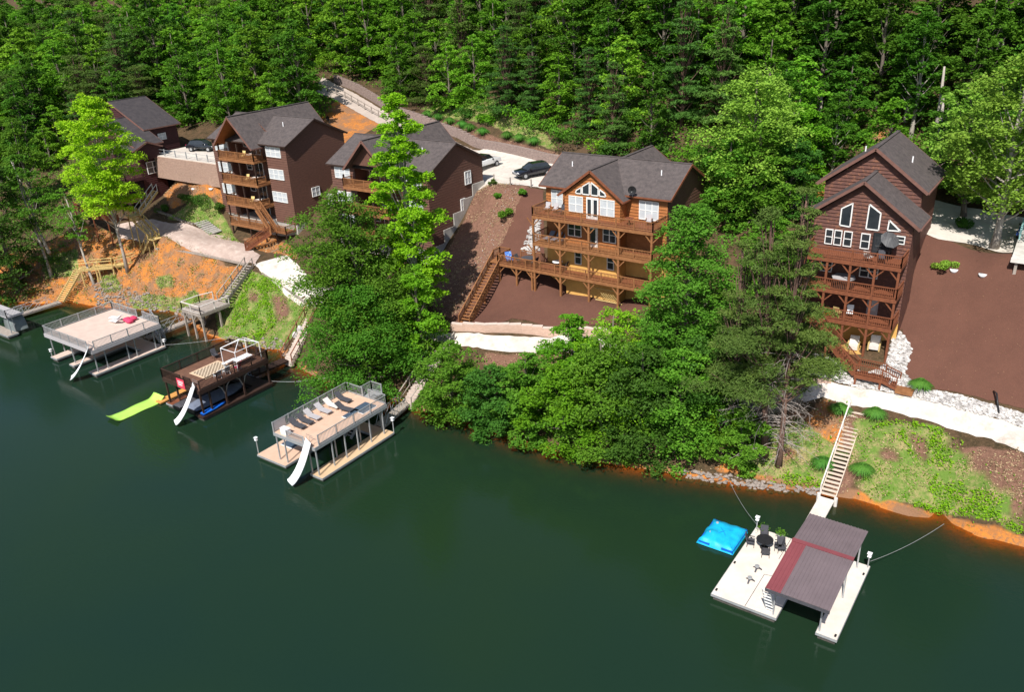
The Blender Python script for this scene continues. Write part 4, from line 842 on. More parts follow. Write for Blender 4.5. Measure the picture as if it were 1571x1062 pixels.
for x in (-54.0,-53.0,-49.9,-49.05):
    for y in (39.1,40.9,42.4,43.9,45.5,47.2) if x>-53.1 and x!=-49.9 else (39.1,42,45,47.8):
        MB().box(x-.05,y-.05,.42,x+.05,y+.05,zf-.25).build('post',ALU,t)
rail(t,[(-52.0,y1,zf),(x0,y1,zf),(x0,y0,zf)],ALU,.98,.15,topw=.06,bw=.03); rail(t,[(-52.4,y0,zf),(-50.3,y0,zf)],ALU,.7,.15,topw=.06,bw=.03); rail(t,[(x1,y0+.5,zf),(x1,y1,zf),(-51.2,y1,zf)],ALU,.98,.15,topw=.06,bw=.03)
mb=MB().box(x0-.02,39.1,zf+.1,x0+.02,40.4,zf+.92).build('rail_panel',LGREY,t)
MB().box(-52.2,48,zf-.1,-50.9,49.3,zf).build('stair_head',ALU,t); rail(t,[(-52.2,48,zf),(-52.2,49.3,zf),(-50.9,49.3,zf)],ALU,.98,.15,topw=.06,bw=.03)
stairs(t,(-51.6,45.0,.5),(-51.6,48.2,zf),.8,ALU,(0,0))
slide(t,(-49.7,39.05,3.65),(-50.4,37.0,.35),1.1)
gangway(t,(-50.4,47.95,.5),(-50.9,52.4,.75),1.1,GREYW)
lightpost((-56.6,38.8,.42),'white dock light on the swim platform corner of the peach dock'); lightpost((-48.4,47.8,.42),'white dock light at the shoreward corner of the peach dock'); lightpost((-94.8,40.4,.5),'white dock light at the left front corner of the pale beige dock',.9); lightpost((-85.4,48.9,.5),'white dock light at the right rear corner of the pale beige dock',.9)
o=thing('dock_box','white dock box by the front rail of the peach sun deck','dock box',(-53.0,39.4,zf)); MB().box(-.4,-.22,0,.4,.22,.5).build('body',PLAST,o,local=True); MB().box(-.43,-.25,.503,.43,.25,.58).build('lid',PLAST,o,local=True)
def lounger(label,loc,rz,m,group,flat=False,sc=1):
    o=thing('sun_lounger',label,'sun lounger',loc,rz,group)
    MB().box(-.3,-.95,.28,.3,.25,.34).build('seat',m,o,local=True)
    b=Vector((0,.27,.31)); e=Vector((0,.85,.75)) if not flat else Vector((0,.95,.33)); MB().beam(b,e,.6,.06).build('backrest',m,o,local=True)
    for x in (-.27,.27):
        for y in (-.8,.15): MB().tube([(x,y,0),(x,y,.28)],.02,5).build('leg',ALU,o,local=True)
    o.scale=(sc,)*3; return o
G='sun loungers on the peach sun deck'
for y,m,lb in ((40.7,DGREY,'charcoal sun lounger nearest the lake end of the peach deck'),(41.6,DGREY,'charcoal sun lounger second from the lake end of the peach deck'),(42.5,LGREY,'short pale sun lounger between the charcoal ones on the peach deck'),(43.8,LGREY,'pale sun lounger with raised back against the rail panel on the peach deck'),(44.9,CREAM,'cream sun lounger third from the shore end of the peach deck'),(46.3,DGREY,'charcoal sun lounger at the shore end of the peach deck')):
    lounger(lb,(-53.0,y,zf),math.pi/2,m,G,sc=.98)
lounger('charcoal sun lounger set apart in the middle of the peach deck',(-51.5,45.0,zf),math.pi/2+.1,DGREY,G)
BM=mat('slate_blue_mat',(.06,.09,.13),(.05,.075,.11),2,.5)
for nm,lb,l,s_ in (('foam_mat','slate blue mat with white edge at the shore end of the peach deck',(-50.3,46.3,zf),(.7,.85)),('foam_mat','narrow slate blue mat beside the larger one on the peach deck',(-50.6,44.9,zf),(.25,.8)),('foam_mat','dark blue mat lying on the swim platform of the peach dock',(-55.2,41.7,.42),(.75,.8))):
    o=thing(nm,lb,'mat',l); MB().box(-s_[0],-s_[1],.01,s_[0],s_[1],.1).build('pad',BM,o,local=True); MB().box(-s_[0]-.05,-s_[1]-.05,.004,s_[0]+.05,s_[1]+.05,.04).build('border',PLAST,o,local=True)
t=thing('stone_steps','pale stone steps with timber rails climbing from the peach dock between the trees','steps',(-50.8,53,0))
m=MB(); 
for i in range(24):
    y=52.3+i*.31; z=.75+i*.185; m.box(-51.5+random.uniform(-.08,.08),y,z-.5,-50.2+random.uniform(-.08,.08),y+.36,z)
m.build('treads',GRAVB if 0 else mat('sandstone',(.50,.42,.37),(.42,.34,.30),2,.9),t); rail(t,[(-51.7,52.2,.7),(-51.7,59.4,4.9)],GREYW,.95,9,toponly=True,name='handrail'); rail(t,[(-50.0,52.2,.7),(-50.0,59.4,4.9)],GREYW,.95,9,toponly=True,name='handrail')
t=thing('stone_steps','pale stone steps with brown handrails climbing from the dark dock to the white path','steps',(-69.6,54,0)); m=MB()
for i in range(22):
    u=i/21; x=-69.1+(-70.2+69.1)*u; y=53.2+u*6.4; z=.7+u*4.3; m.box(x-.65+random.uniform(-.1,.1),y,z-.6,x+.6+random.uniform(-.1,.1),y+.35,z)
m.build('treads',mat('sandstone_light',(.55,.47,.41),(.46,.38,.33),2,.9),t); rail(t,[(-69.95,53.2,.8),(-71.1,59.6,5.0)],DECKR,.9,9,toponly=True,name='handrail'); rail(t,[(-68.3,53.2,.8),(-69.4,59.6,5.0)],DECKR,.9,9,toponly=True,name='handrail')
RM=bpy.data.materials.new('ribbed_metal_roof')
def ribbed(name,c):
    m=mat(name,c,tuple(x*.85 for x in c),.7,.5,metal=.1); return m
RP=ribbed('mauve_metal_roof',(.185,.145,.155)); RR=ribbed('red_metal_roof',(.25,.07,.08))
t=thing('boat_dock','floating dock with pale deck and mauve and red ribbed metal gable roof, lower right','dock',(-11.3,46.5,0))
plat(t,-15.3,42.7,-10.95,51.2,.5,PALED,'platform'); plat(t,-8.45,42.8,-7.2,51.0,.5,PALED,'finger_float'); plat(t,-10.93,49.8,-8.47,51.0,.49,PALED,'walkway')
rx0,rx1=-11.5,-7.6; ry0,rym,ry1=41.9,47.0,51.3; ze,zr_,ze2=3.3,3.75,3.3
ya,ym,yb,za,zm,zb_=41.6,46.75,50.6,3.55,3.8,3.55
for nm,a,b in (('roof_panel',(ya,za),(ym,zm)),('roof_panel',(ym,zm),(yb,zb_))):
    MB().slab([(rx0+(.95 if nm and a[0]==ya else 0),a[0],a[1]),(rx1,a[0],a[1]),(rx1,b[0],b[1]),(rx0+(.95 if a[0]==ya else 0),b[0],b[1])],.05).build(nm,RP,t)
    rb_=MB()
    for i in range(int((rx1-rx0)/.23)+1):
        x=rx0+.05+i*.23; 
        if a[0]==ya and x<rx0+.97: continue
        rb_.beam((x,a[0],a[1]+.02),(x,b[0],b[1]+.02),.045,.045)
    rb_.build('ribs',RP,t)
MB().slab([(rx0,ya,za),(rx0+.945,ya,za),(rx0+.945,ym,zm),(rx0,ym,zm)],.05).build('roof_panel',RR,t,label='red sheet at the left edge of the front slope')
rb_=MB(); [rb_.beam((rx0+.05+i*.23,ya,za+.02),(rx0+.05+i*.23,ym,zm+.02),.045,.045) for i in range(4)]; rb_.build('ribs',RR,t)
MB().beam((rx0-.02,ym,zm+.05),(rx1+.02,ym,zm+.05),.34,.05).build('ridge_cap',RR,t)
MB().box(rx0,ya-.03,za-.28,rx1,ya-.001,za-.06).box(rx0-.03,ya,za-.25,rx0-.001,yb,za-.06).build('fascia',DGREY,t)
for x,y in ((-11.2,42.9),(-11.2,46.8),(-11.2,50.4),(-8.3,43.0),(-7.9,46.8),(-7.9,50.4)): MB().box(x-.045,y-.045,.5,x+.045,y+.045,za-.05).build('post',ALU,t)
ld=MB()
for x in (-11.75,-11.25): ld.beam((x,41.5+.2,3.35),(x,43.2,.5),.05)
for i in range(7): u=i/6*.9+.05; ld.beam((-11.75,41.7+1.5*u,3.35-2.85*u),(-11.25,41.7+1.5*u,3.35-2.85*u),.12,.04)
ld.build('ladder',WH,t)
sm=MB()
for a,b in (((-13.0,42.72),(-13.0,46.4)),((-15.28,49.9),(-10.96,49.9)),((-12.7,48.5),(-12.7,51.18)),((-13.0,46.4),(-10.97,46.9))): sm.beam((a[0],a[1],.502),(b[0],b[1],.502),.035,.01)
sm.build('deck_seams',DGREY,t)
cl=MB()
for x,y in ((-15.15,43.2),(-15.15,46.5),(-15.15,49.7),(-7.35,43.1),(-7.35,49.9)): cl.box(x-.06,y-.1,.5,x+.06,y+.1,.58)
cl.build('cleats',BLACK,t)
gangway(t,(-11.9,51.2,.55),(-11.95,57.6,.5),1.15,PALED,False)
lightpost((-15.2,51.0,.5),'white dock light behind the planters on the metal-roofed dock',1.1); lightpost((-7.3,50.8,.5),'white dock light on the finger float right of the metal roof',1.2)
def planter(loc,label,g):
    o=thing('planter',label,'planter',loc,0,g); MB().tube([(0,0,0),(0,0,.38)],[.17,.23],12).build('pot',LGREY,o,local=True)
    c=rng.normal(0,1,(160,3))*[.19,.19,.13]+[0,0,.58]; leaf_cloud('foliage',c,.14,LEAF_B,o,local=True); return o
def leaf_cloud(name,c,size,m,parent=None,local=False,up=.6,asp=.55,taper=True,droop=None):
    n_=len(c); nr=rng.normal(0,1,(n_,3)); nr[:,2]=np.abs(nr[:,2])+up*1.2; nr/=np.linalg.norm(nr,axis=1)[:,None]
    a=rng.normal(0,1,(n_,3)) if droop is None else droop+rng.normal(0,.35,(n_,3)); a-=nr*(a*nr).sum(1)[:,None]; a/=np.linalg.norm(a,axis=1)[:,None]+1e-9; b=np.cross(nr,a)
    s=(size*rng.uniform(.65,1.35,n_))[:,None]*.5; a=a*s; b=b*s*asp
    V=np.stack([c-a,c+b*.95-a*.1,c+a,c-b*.95-a*.1],1).reshape(-1,3)
    return fast_mesh(name,V,4,m,parent,local)
LEAF_A=leafmat('leaf_fresh_green',(.105,.22,.022),(.05,.13,.016)); LEAF_B=leafmat('leaf_green',(.085,.185,.035),(.035,.095,.018)); LEAF_C=leafmat('leaf_deep_green',(.05,.12,.032),(.022,.062,.02))
LEAF_Y=leafmat('leaf_yellow_green',(.185,.30,.022),(.12,.22,.02),.45); LEAF_P=leafmat('pine_needles',(.06,.10,.04),(.035,.062,.026),.3,.01); LEAF_L=leafmat('leaf_light_green',(.15,.255,.07),(.08,.165,.04),.35); LEAF_O=leafmat('leaf_olive',(.075,.115,.048),(.04,.068,.028),.25,.01)
GRASSM=leafmat('ornamental_grass_blades',(.045,.12,.035),(.02,.07,.02),.15,.01); TWIG=mat('dead_twigs',(.34,.30,.27),(.24,.2,.18),4,.9)
planter((-14.6,50.75,.5),'planter beside the white dock light on the metal-roofed dock','planters on the metal-roofed dock'); planter((-13.3,50.75,.5),'planter midway along the shoreward edge of the pale dock deck','planters on the metal-roofed dock')
o=thing('patio_table','round dark glass patio table on the pale deck of the metal-roofed dock','table',(-14.0,49.2,.5)); MB().tube([(0,0,.7),(0,0,.74)],.6,20).build('table_top',BLACK,o,local=True); MB().tube([(0,0,.02),(0,0,.7)],.05,8).build('stem',BLACK,o,local=True); MB().tube([(0,0,0),(0,0,.03)],.3,14).build('base',BLACK,o,local=True)
for i,(a,lb) in enumerate(((.4,'patio chair on the lakeward side of the round dark table'),(1.9,'patio chair right of the round dark table'),(3.5,'patio chair behind the round dark table'),(5.0,'patio chair left of the round dark table'))):
    x,y=math.sin(a)*.95,-math.cos(a)*.95; chair('patio_chair',lb,(-14.0+x,49.2+y,.5),a+math.pi,DGREY,BLACK,'dark patio chairs on the metal-roofed dock')
chair('patio_chair','single dark patio chair standing apart by the deck seam',(-12.85,49.4,.5),.5,DGREY,BLACK,'dark patio chairs on the metal-roofed dock')
for y,lb in ((46.6,'grey propeller stand on the pale deck, the one nearer the table'),(45.2,'grey propeller stand on the pale deck, the one nearer the lake')):
    o=thing('small_stand',lb.replace('propeller ','three-legged '),'stand',(-13.6,y,.5),.3); m=MB()
    for a in (.2,2.3,4.4): m.beam((0,0,.32),(math.cos(a)*.34,math.sin(a)*.34,.01),.1,.05)
    m.build('legs',DGREY,o,local=True); MB().tube([(0,0,.28),(0,0,.36)],.16,10).build('top',ALU,o,local=True)
o=thing('covered_pedal_boat','pedal boat wrapped in a turquoise tarp moored at the pale dock','boat',(-17.1,49.3,0)); nu,nv=22,16; V=[];F=[]
for i in range(nu+1):
    for j in range(nv+1):
        u=i/nu*2-1;v=j/nv*2-1; x=u*1.35;y=v*1.55; e=max(abs(u),abs(v)); h=.34+.22*(1-e**4)+.03*math.sin(u*9+v*5)+.02*math.sin(v*14)
        h+=.16*math.exp(-((x+.75)**2+(y-.7)**2)*6)+.16*math.exp(-((x+.75)**2+(y+.6)**2)*6)+.05*(1-abs(u-v))*(abs(u)<.9)
        if u<-.9: x-=.1*math.cos(v*3.14*2)
        V.append((x,y,h if e<.99 else .05))
for i in range(nu):
    for j in range(nv): F.append((i*(nv+1)+j,(i+1)*(nv+1)+j,(i+1)*(nv+1)+j+1,i*(nv+1)+j+1))
mesh_obj('tarp',V,F,TURQ,o,True,True); MB().box(-1.3,-1.5,-.15,-.45,1.5,.3).box(.45,-1.5,-.15,1.3,1.5,.3).build('pontoons',BLUEP,o,local=True)
for x in (-.75,): 
    for y in (-.6,.7): MB().tube([(x,y,.6),(x,y,.72)],.1,8).build('seat_knob',LGREY,o,local=True)
sq=MB(); sq.tube([(-1.2,-1.4,.42),(0,0,.66),(1.25,1.4,.42)],.015,4).tube([(-1.2,1.4,.42),(0,0,.66),(1.25,-1.4,.42)],.015,4); sq.build('tie_strap',BLUEP,o,local=True)
t=thing('timber_stairs','long pale open-tread staircase from the white path down the grassy bank to the metal-roofed dock','stairs',(-11.9,58,.4))
top=Vector((-12.2,65.6,T(-12.2,65.6)+.15)); stairs(t,(-11.95,57.7,.6),top,1.15,mat('pale_timber',(.60,.50,.41),(.52,.42,.34),3,.75),(0,0),rise=.17)
r=MB(); e=Vector((-.62,0,0)); r.beam(Vector((-11.95,57.9,1.3))+e,top+e+Vector((0,0,.85)),.1,.12)
for u in (0,.25,.5,.75,1): p=Vector((-11.95,57.9,.4)).lerp(top,u)+e; r.beam(p-Vector((0,0,.3)),p+Vector((0,0,1.0)),.1)
r.build('handrail',WC,t)
for x in (-12.6,-11.3): MB().tube([(x,57.6,-1.2),(x,57.6,.75)],.14,10).build('pile',CREAM,t)
def rope(a,b,label,sag=.3):
    a=Vector(a);b=Vector(b); pts=[a.lerp(b,i/12)-Vector((0,0,sag*4*(i/12)*(1-i/12))) for i in range(13)]
    o=MB().tube([p-a for p in pts],.016,5).build('mooring_rope',ALU); o.location=a; o['label']=label; o['category']='rope'
rope((-7.2,50.9,1.0),tuple(hit(1448,806)+Vector((0,0,.1))),'thin mooring cable from the metal-roofed dock to the right bank'); rope((-15.3,51.1,.9),tuple(hit(1118,738)+Vector((0,0,.1))),'thin mooring cable from the pale deck corner to the rocky shore')
rope((-66.6,48.9,.7),(-62.0,53.4,.5),'light mooring rope from the dark dock toward the big tree'); rope((-85.4,48.9,.7),(-79.5,57.2,.6),'mooring cable from the pale beige dock to the grassy bank'); rope((-94.9,48,.6),(-104,50.2,.4),'mooring cable from the pale beige dock toward the left-edge dock')
t=thing('boardwalk','yellow new-timber boardwalk and zigzag stairs above the orange clay bank, far left','boardwalk',(-112,60,3))
zk=3.9; a0=at(120,413,zk); a1=at(148,410,zk); a2=at(175,408,zk); a3=at(222,396,zk)
P=[a0,a1,a2,a3]
for k_,(a,b) in enumerate(zip(P[:-1],P[1:])):
    gangway(t,a-Vector((0,0,.004*k_)),b-Vector((0,0,.004*k_)),1.5,YELW,False,name='deck_section'); d=(b-a).normalized(); s_=Vector((-d.y,d.x,0))*.65
    rail(t,[a+s_,b+s_],YELW,.95,9,toponly=True,topw=.2); rail(t,[a-s_,b-s_],YELW,.95,9,toponly=True,topw=.2)
    for q in (a.lerp(b,.2)-s_,b-s_*.9,a.lerp(b,.2)+s_): MB().box(q.x-.07,q.y-.07,T(q.x,q.y)-.5,q.x+.07,q.y+.07,zk-.1).build('post',YELW,t)
lowp=at(92,462,.6); stairs(t,lowp,a0,1.3,YELW,(0,0),bal=None); st_=a0.lerp(lowp,.25)
up1=at(234,366,7.4); stairs(t,a3,up1,1.3,YELW,(1,1),bal=None); up2=at(204,330,10.0); stairs(t,up1+Vector((-.2,.6,0)),up2,1.3,YELW,(1,1),bal=None)
lnd=MB().box(up1.x-.9,up1.y-.5,7.3,up1.x+.8,up1.y+1.1,7.4).build('landing',YELW,t); MB().box(up2.x-.9,up2.y-.6,9.9,up2.x+.7,up2.y+.9,10.0).build('landing',YELW,t)
up3=at(238,292,12.6); stairs(t,up2+Vector((.3,.6,0)),up3,1.0,YELW,(1,1),bal=None,mr=WC)
for q,zz in ((up1,7.3),(up2,9.9)):
    for dx in (-.8,.7): MB().box(q.x+dx-.06,q.y-.4,T(q.x+dx,q.y)-.4,q.x+dx+.06,q.y-.28,zz).build('post',YELW,t)
for x0_,y0_ in ((150,345),(175,340)): pass
q0=at(160,326,9.2); q1=at(196,330,9.6); 
for a,b in ((at(122,318,9.),at(150,332,9.)),(at(150,332,9.),at(190,338,9.6))): gangway(t,a,b,1.4,DECKR,False,name='deck_section'); rail(t,[a-Vector((0,.7,0)),b-Vector((0,.7,0))],DECKR,.95,.15)
for x,y in ((122,318),(150,332),(172,336)): p=at(x,y,9.); MB().box(p.x-.07,p.y-.8,T(p.x,p.y-.7)-.5,p.x+.07,p.y-.66,9).build('post',DECKR,t)
t=thing('gangway','weathered gangway with truss rail crossing to the dock at the left edge','gangway',tuple(at(50,475,.6)))
g0=at(10,489,.62); g1=at(92,463,.75); gangway(t,g0,g1,1.1,GREYW)
t=thing('boat_dock','corner of a grey-green dock with curved hood, cut by the left edge','dock',tuple(at(0,500,.5))); p=at(22,520,.5); p2=at(20,478,3.)
p.x-=1.6
plat(t,p.x-7,p.y,p.x,p.y+1.3,.5,GREYW,'finger_float'); MB().box(p.x-7,p.y+.6,2.55,p.x-.2,p.y+2.6,2.65).build('upper_deck',LGREY,t)
V=[];F=[]
for i in range(9):
    a=math.pi*i/8
    for y in (0,1.6): V.append((p.x-1.8+1.3*math.cos(a),p.y+1.2+y,.5+2.0*math.sin(a)))
for i in range(8): F.append((2*i,2*i+1,2*i+3,2*i+2))
F.append(tuple(range(0,18,2))); mesh_obj('curved_hood',V,F,mat('grey_green_panel',(.16,.19,.19),(.13,.15,.15),2,.5),t,True)
rail(t,[(p.x-7,p.y+.6,2.65),(p.x-.2,p.y+.6,2.65),(p.x-.2,p.y+2.6,2.65)],ALU,.98,.16,topw=.06,bw=.03)
for x in (p.x-6.5,p.x-.4): 
    for y in (p.y+.7,p.y+1.2): MB().box(x-.05,y-.05,.5,x+.05,y+.05,2.55).build('post',ALU,t)
def sprays(cen,rad,n,leaf,m,parent,asp=.6,droop=.3,up=1.15,thick=.16,jag=.35,name='crown'):
    """flattened sprays of leaves: cen (k,3), rad (k,)"""
    k=len(cen); tot=np.maximum(3,(n*(rad/rad.mean())**2).astype(int)); ii=np.repeat(np.arange(k),tot); N=len(ii)
    a=rng.uniform(0,2*np.pi,N); r=np.sqrt(rng.uniform(0,1,N)); lob=1+jag*np.sin(a*rng.integers(2,5,k)[ii]+rng.uniform(0,6,k)[ii])
    rr=r*rad[ii]*lob; c=cen[ii].copy(); c[:,0]+=rr*np.cos(a); c[:,1]+=rr*np.sin(a)
    c[:,2]+= -droop*rr*rr/rad[ii]+rng.normal(0,1,N)*thick*rad[ii]
    return leaf_cloud(name,c,leaf,m,parent,up=up,asp=asp)
def limb_mesh(base,top,r0,targets,m,parent,bend=.4,nseg=7,name='trunk',rt=.25):
    base=Vector(base);top=Vector(top); mb=MB(); d=top-base; pts=[]; ph=random.uniform(0,6)
    for i in range(nseg+1):
        u=i/nseg; pts.append(base+d*u+Vector((math.sin(u*4+ph),math.cos(u*3.3+ph),0))*bend*u*(1.1-u)*1.4)
    rad=[r0*(1.35 if i==0 else 1)*(1-(1-rt)*(i/nseg)**.9) for i in range(nseg+1)]; mb.tube(pts,rad,8)
    for tg in targets:
        tg=Vector(tg); u=max(.12,min(.92,((tg.z-base.z)/max(.1,d.z))*.78-.05)); f=u*nseg; i=min(nseg-1,int(f)); p=pts[i].lerp(pts[i+1],f-i); rr=rad[i]*.42
        md=p.lerp(tg,.5)+Vector((0,0,-.12*(tg-p).length*.5)); mb.tube([p,md,tg],[rr,rr*.6,rr*.2],5,False)
    return mb.build(name,m,parent,True)
def broad(name,label,cat,loc,h,R,leaf=LEAF_B,bark=BARK,cb=.25,lean=(0,0),nl=15,nsp=9,n=70,ls=.3,group=None,shape=1.,r0=None,asp=.62,wide=1,seed=None,top_r=.35,spr=.40,lobr=.36,extra=()):
    if seed is not None: 
        global rng; rng=np.random.default_rng(seed); random.seed(seed)
    t=thing(name,label,cat,loc,0,group); x,y,z=loc; lobes=[]
    for i in range(nl):
        u=(i+.5)/nl; zz=cb+(1-cb)*u; env=math.sin(math.pi*min(1,(u*.82+.16)))**.7*(1-top_r*u*shape); a=i*2.399+rng.uniform(-.4,.4)
        rr=R*env*rng.uniform(.45,.72) if u<.93 else 0; lr=R*lobr*rng.uniform(.8,1.25)*(.65+.5*env)
        lobes.append((x+lean[0]*zz*h+rr*math.cos(a)*wide,y+lean[1]*zz*h+rr*math.sin(a),z+zz*h-lr*.55,lr))
    for e in extra: lobes.append((x+e[0],y+e[1],z+e[2],e[3]))
    C=[];Rr=[]
    for lx,ly,lz,lr in lobes:
        for j in range(nsp):
            d=rng.normal(0,1,3); d/=np.linalg.norm(d); 
            if d[2]<-.25: d[2]*=-.6
            q=rng.uniform(.62,1.05); C.append((lx+d[0]*lr*q,ly+d[1]*lr*q,lz+d[2]*lr*q*.8)); Rr.append(lr*spr*rng.uniform(.7,1.35))
    C=np.array(C);Rr=np.array(Rr); C[:,2]=np.minimum(C[:,2],z+h-.05)
    sprays(C,Rr,n,ls,leaf,t,asp)
    tx,ty=x+lean[0]*h*.92,y+lean[1]*h*.92
    limb_mesh((x,y,z-.5),(tx,ty,z+h*.92),r0 or h*.016+.06,[l[:3] for l in lobes],bark,t)
    return t
def pine(name,label,cat,loc,h,R,leaf=LEAF_P,bark=BARKP,cb=.2,lean=(0,0),tiers=14,per=6,n=60,ls=.34,group=None,dead=0,sparse=1.,seed=None,up=.9,fl=.12,r0=None,pw=.75):
    if seed is not None:
        global rng; rng=np.random.default_rng(seed); random.seed(seed)
    t=thing(name,label,cat,loc,0,group); x,y,z=loc; C=[];Rr=[];tg=[]
    for i in range(tiers):
        u=(i+rng.uniform(0,.8))/tiers; zz=cb+(1-cb)*u; env=(1-u)**pw*(.75+.25*math.sin(i*2.1))+.08
        for j in range(per):
            if rng.uniform()>sparse: continue
            a=rng.uniform(0,6.28); L_=R*env*rng.uniform(.6,1.05); zc=z+zz*h+L_*.12
            cx,cy=x+lean[0]*zz*h,y+lean[1]*zz*h; tg.append((cx+L_*.85*math.cos(a),cy+L_*.85*math.sin(a),zc))
            for f in (.42,.7,.98):
                C.append((cx+L_*f*math.cos(a)+rng.normal(0,.12)*L_,cy+L_*f*math.sin(a)+rng.normal(0,.12)*L_,zc+rng.normal(0,.12)-.1*f)); Rr.append(max(.35,L_*.30*(1.15-f*.35)))
    C.append((x+lean[0]*h,y+lean[1]*h,z+h*.985)); Rr.append(R*.14)
    C=np.array(C);Rr=np.array(Rr); sprays(C,Rr,n,ls,leaf,t,.22,.15,up,fl,.4)
    limb_mesh((x,y,z-.5),(x+lean[0]*h,y+lean[1]*h,z+h*.97),r0 or h*.013+.05,tg,bark,t,.25,9)
    if dead:
        mb=MB()
        for i in range(dead):
            u=rng.uniform(.04,cb+.1); a=rng.uniform(0,6.28); L_=R*rng.uniform(.35,.8); p=Vector((x+lean[0]*u*h,y+lean[1]*u*h,z+u*h)); q=p+Vector((math.cos(a)*L_,math.sin(a)*L_,rng.uniform(-.9,.4))); m1=p.lerp(q,.55)+Vector((0,0,.25))
            mb.tube([p,m1,q],[.035,.022,.008],4,False)
            for s_ in range(5):
                w=m1.lerp(q,rng.uniform(0,1)); mb.tube([w,w+Vector(rng.normal(0,.45,3)-np.array([0,0,.25]))],[.012,.005],3,False)
        mb.build('dead_branches',TWIG,t)
    return t
G='tree'
def btree(bx,by,bz,ty,R,label,leaf,**k):
    p=at(bx,by,bz); p.z=max(T(p.x,p.y),-.2); h=htop(bx,by,bz,ty); cat=k.pop('cat','tree'); nm=k.pop('name','broadleaf_tree'); return broad(nm,label,cat,tuple(p),h,R,leaf,**k)
btree(652,495,5.0,138,4.1,'tallest tree by the lake, slim bright yellow-green crown in front of the shaded brown cabin',LEAF_A if 0 else leafmat('leaf_tulip',(.165,.29,.02),(.10,.20,.018),.45),cb=.16,nl=40,nsp=12,n=100,ls=.28,shape=.8,seed=11,bark=BARKL,top_r=.45,lobr=.36,lean=(-.07,0),name='tulip_tree')
btree(590,545,2.6,300,7.3,'broad mid-green tree between the balcony cabin and the dark dock steps',LEAF_B,cb=.08,nl=38,nsp=13,n=110,ls=.26,lean=(-.2,-.06),seed=12,shape=.5)
btree(572,590,.9,425,6.6,'rounded deep-green tree overhanging the water beside the peach dock',leafmat('leaf_maple',(.06,.165,.03),(.03,.09,.018)),cb=.0,nl=30,nsp=11,n=100,ls=.24,lean=(-.02,-.1),seed=13,shape=.4)
btree(548,500,4.6,318,4.6,'fresh green tree at the left side of the tree group, over the white path',LEAF_B,cb=.02,nl=26,nsp=11,n=100,ls=.26,seed=15,shape=.45)
btree(650,560,2.5,420,3.6,'leafy tree leaning over the stone steps to the peach dock',LEAF_A,cb=.1,nl=12,nsp=9,n=80,ls=.25,seed=14)
sp=[(700,640,528,3.6,LEAF_B,'round lakeside bush-tree at the right of the stone steps'),(765,655,560,3.2,LEAF_C,'low dark green shrub-tree on the shore below the pinkish wall'),(815,660,545,3.4,LEAF_B,'bushy shoreline tree under the tan strip of bank'),
    (868,680,560,3.8,LEAF_A,'bright green bushy tree at the water, centre of the shore belt'),(925,705,540,4.2,LEAF_B,'leaning shoreline tree with drooping branches over the water'),(985,715,560,4.3,LEAF_C,'deep green shoreline tree right of the leaning one'),
    (1045,718,570,4.0,LEAF_B,'dense shore tree in front of the grey twiggy pines'),(1100,690,600,3.2,LEAF_C,'dark shore tree closest to the grassy right bank'),(880,610,485,3.4,LEAF_A,'upright young tree hiding the end of the pinkish wall'),
    (945,620,478,4.6,leafmat('leaf_bright',(.13,.26,.02),(.07,.16,.018),.36),'bright yellow-green rounded tree in front of the mulch below the cedar cabin'),(1010,640,500,4.2,LEAF_B,'full green tree between the bright one and the pines'),(1070,650,520,3.6,LEAF_C,'dark full tree under the leaning pine')]
for i,(bx,by,ty,R_,lf,lb) in enumerate(sp):
    p=hit(bx,by) if by<690 else at(bx,by-18,.3); p.z=max(0,T(p.x,p.y)); h=htop(bx,by,max(p.z,0),ty); h=max(3.6,h*1.06); R_*=1.12
    broad('shore_tree',lb,'tree',tuple(p),h,R_,lf,cb=.0,nl=18,nsp=10,n=85,ls=.25,seed=30+i,shape=.5,lean=(0,-.06),group='trees and bushes of the lakeside belt')
btree(1052,575,5.2,298,5.6,'large rounded deep-green tree covering the right end of the cedar cabin decks',leafmat('leaf_oak',(.07,.165,.035),(.035,.095,.02)),cb=.05,nl=36,nsp=12,n=100,ls=.24,seed=50,shape=.55)
btree(1105,590,5.0,420,3.4,'smaller green tree under the big rounded one beside the pine trunks',LEAF_B,cb=.05,nl=14,nsp=9,n=75,ls=.24,seed=51)
btree(1195,560,6.5,420,2.6,'light green sapling between the two pine trunks',LEAF_A,cb=.1,nl=8,nsp=8,n=60,ls=.24,seed=52)
def ptree(bx,by,bz,ty,R,label,**k):
    p=at(bx,by,bz); p.z=T(p.x,p.y); h=htop(bx,by,bz,ty); return pine('pine_tree',label,'tree',tuple(p),h,R,**k)
ptree(1197,688,2.7,248,4.0,'tall pine with grey dead lower twigs, the one nearer the narrow cabin',leaf=LEAF_O,cb=.36,tiers=14,per=7,n=110,ls=.3,dead=80,sparse=.85,seed=60,r0=.26)
ptree(1176,672,3.1,283,5.4,'wide leaning pine with grey dead lower twigs, the one nearer the cedar cabin',leaf=LEAF_O,cb=.3,tiers=14,per=8,n=110,ls=.3,dead=70,lean=(-.05,-.03),sparse=.85,seed=61,r0=.3)
ptree(1120,640,4.0,330,3.8,'thin olive pine behind the wide leaning one',leaf=LEAF_O,cb=.3,tiers=11,per=6,n=60,ls=.3,dead=30,sparse=.8,seed=62)
btree(1135,700,1.6,610,2.8,'low green shore tree at the foot of the pines',LEAF_B,cb=.0,nl=12,nsp=9,n=80,ls=.24,seed=67,shape=.4)
btree(1105,640,4,540,3.0,'bushy green tree just left of the pine trunks',LEAF_A,cb=.0,nl=12,nsp=9,n=80,ls=.24,seed=68,shape=.4)
TW2=mat('bleached_twigs',(.46,.42,.38),(.33,.30,.27),4,.9)
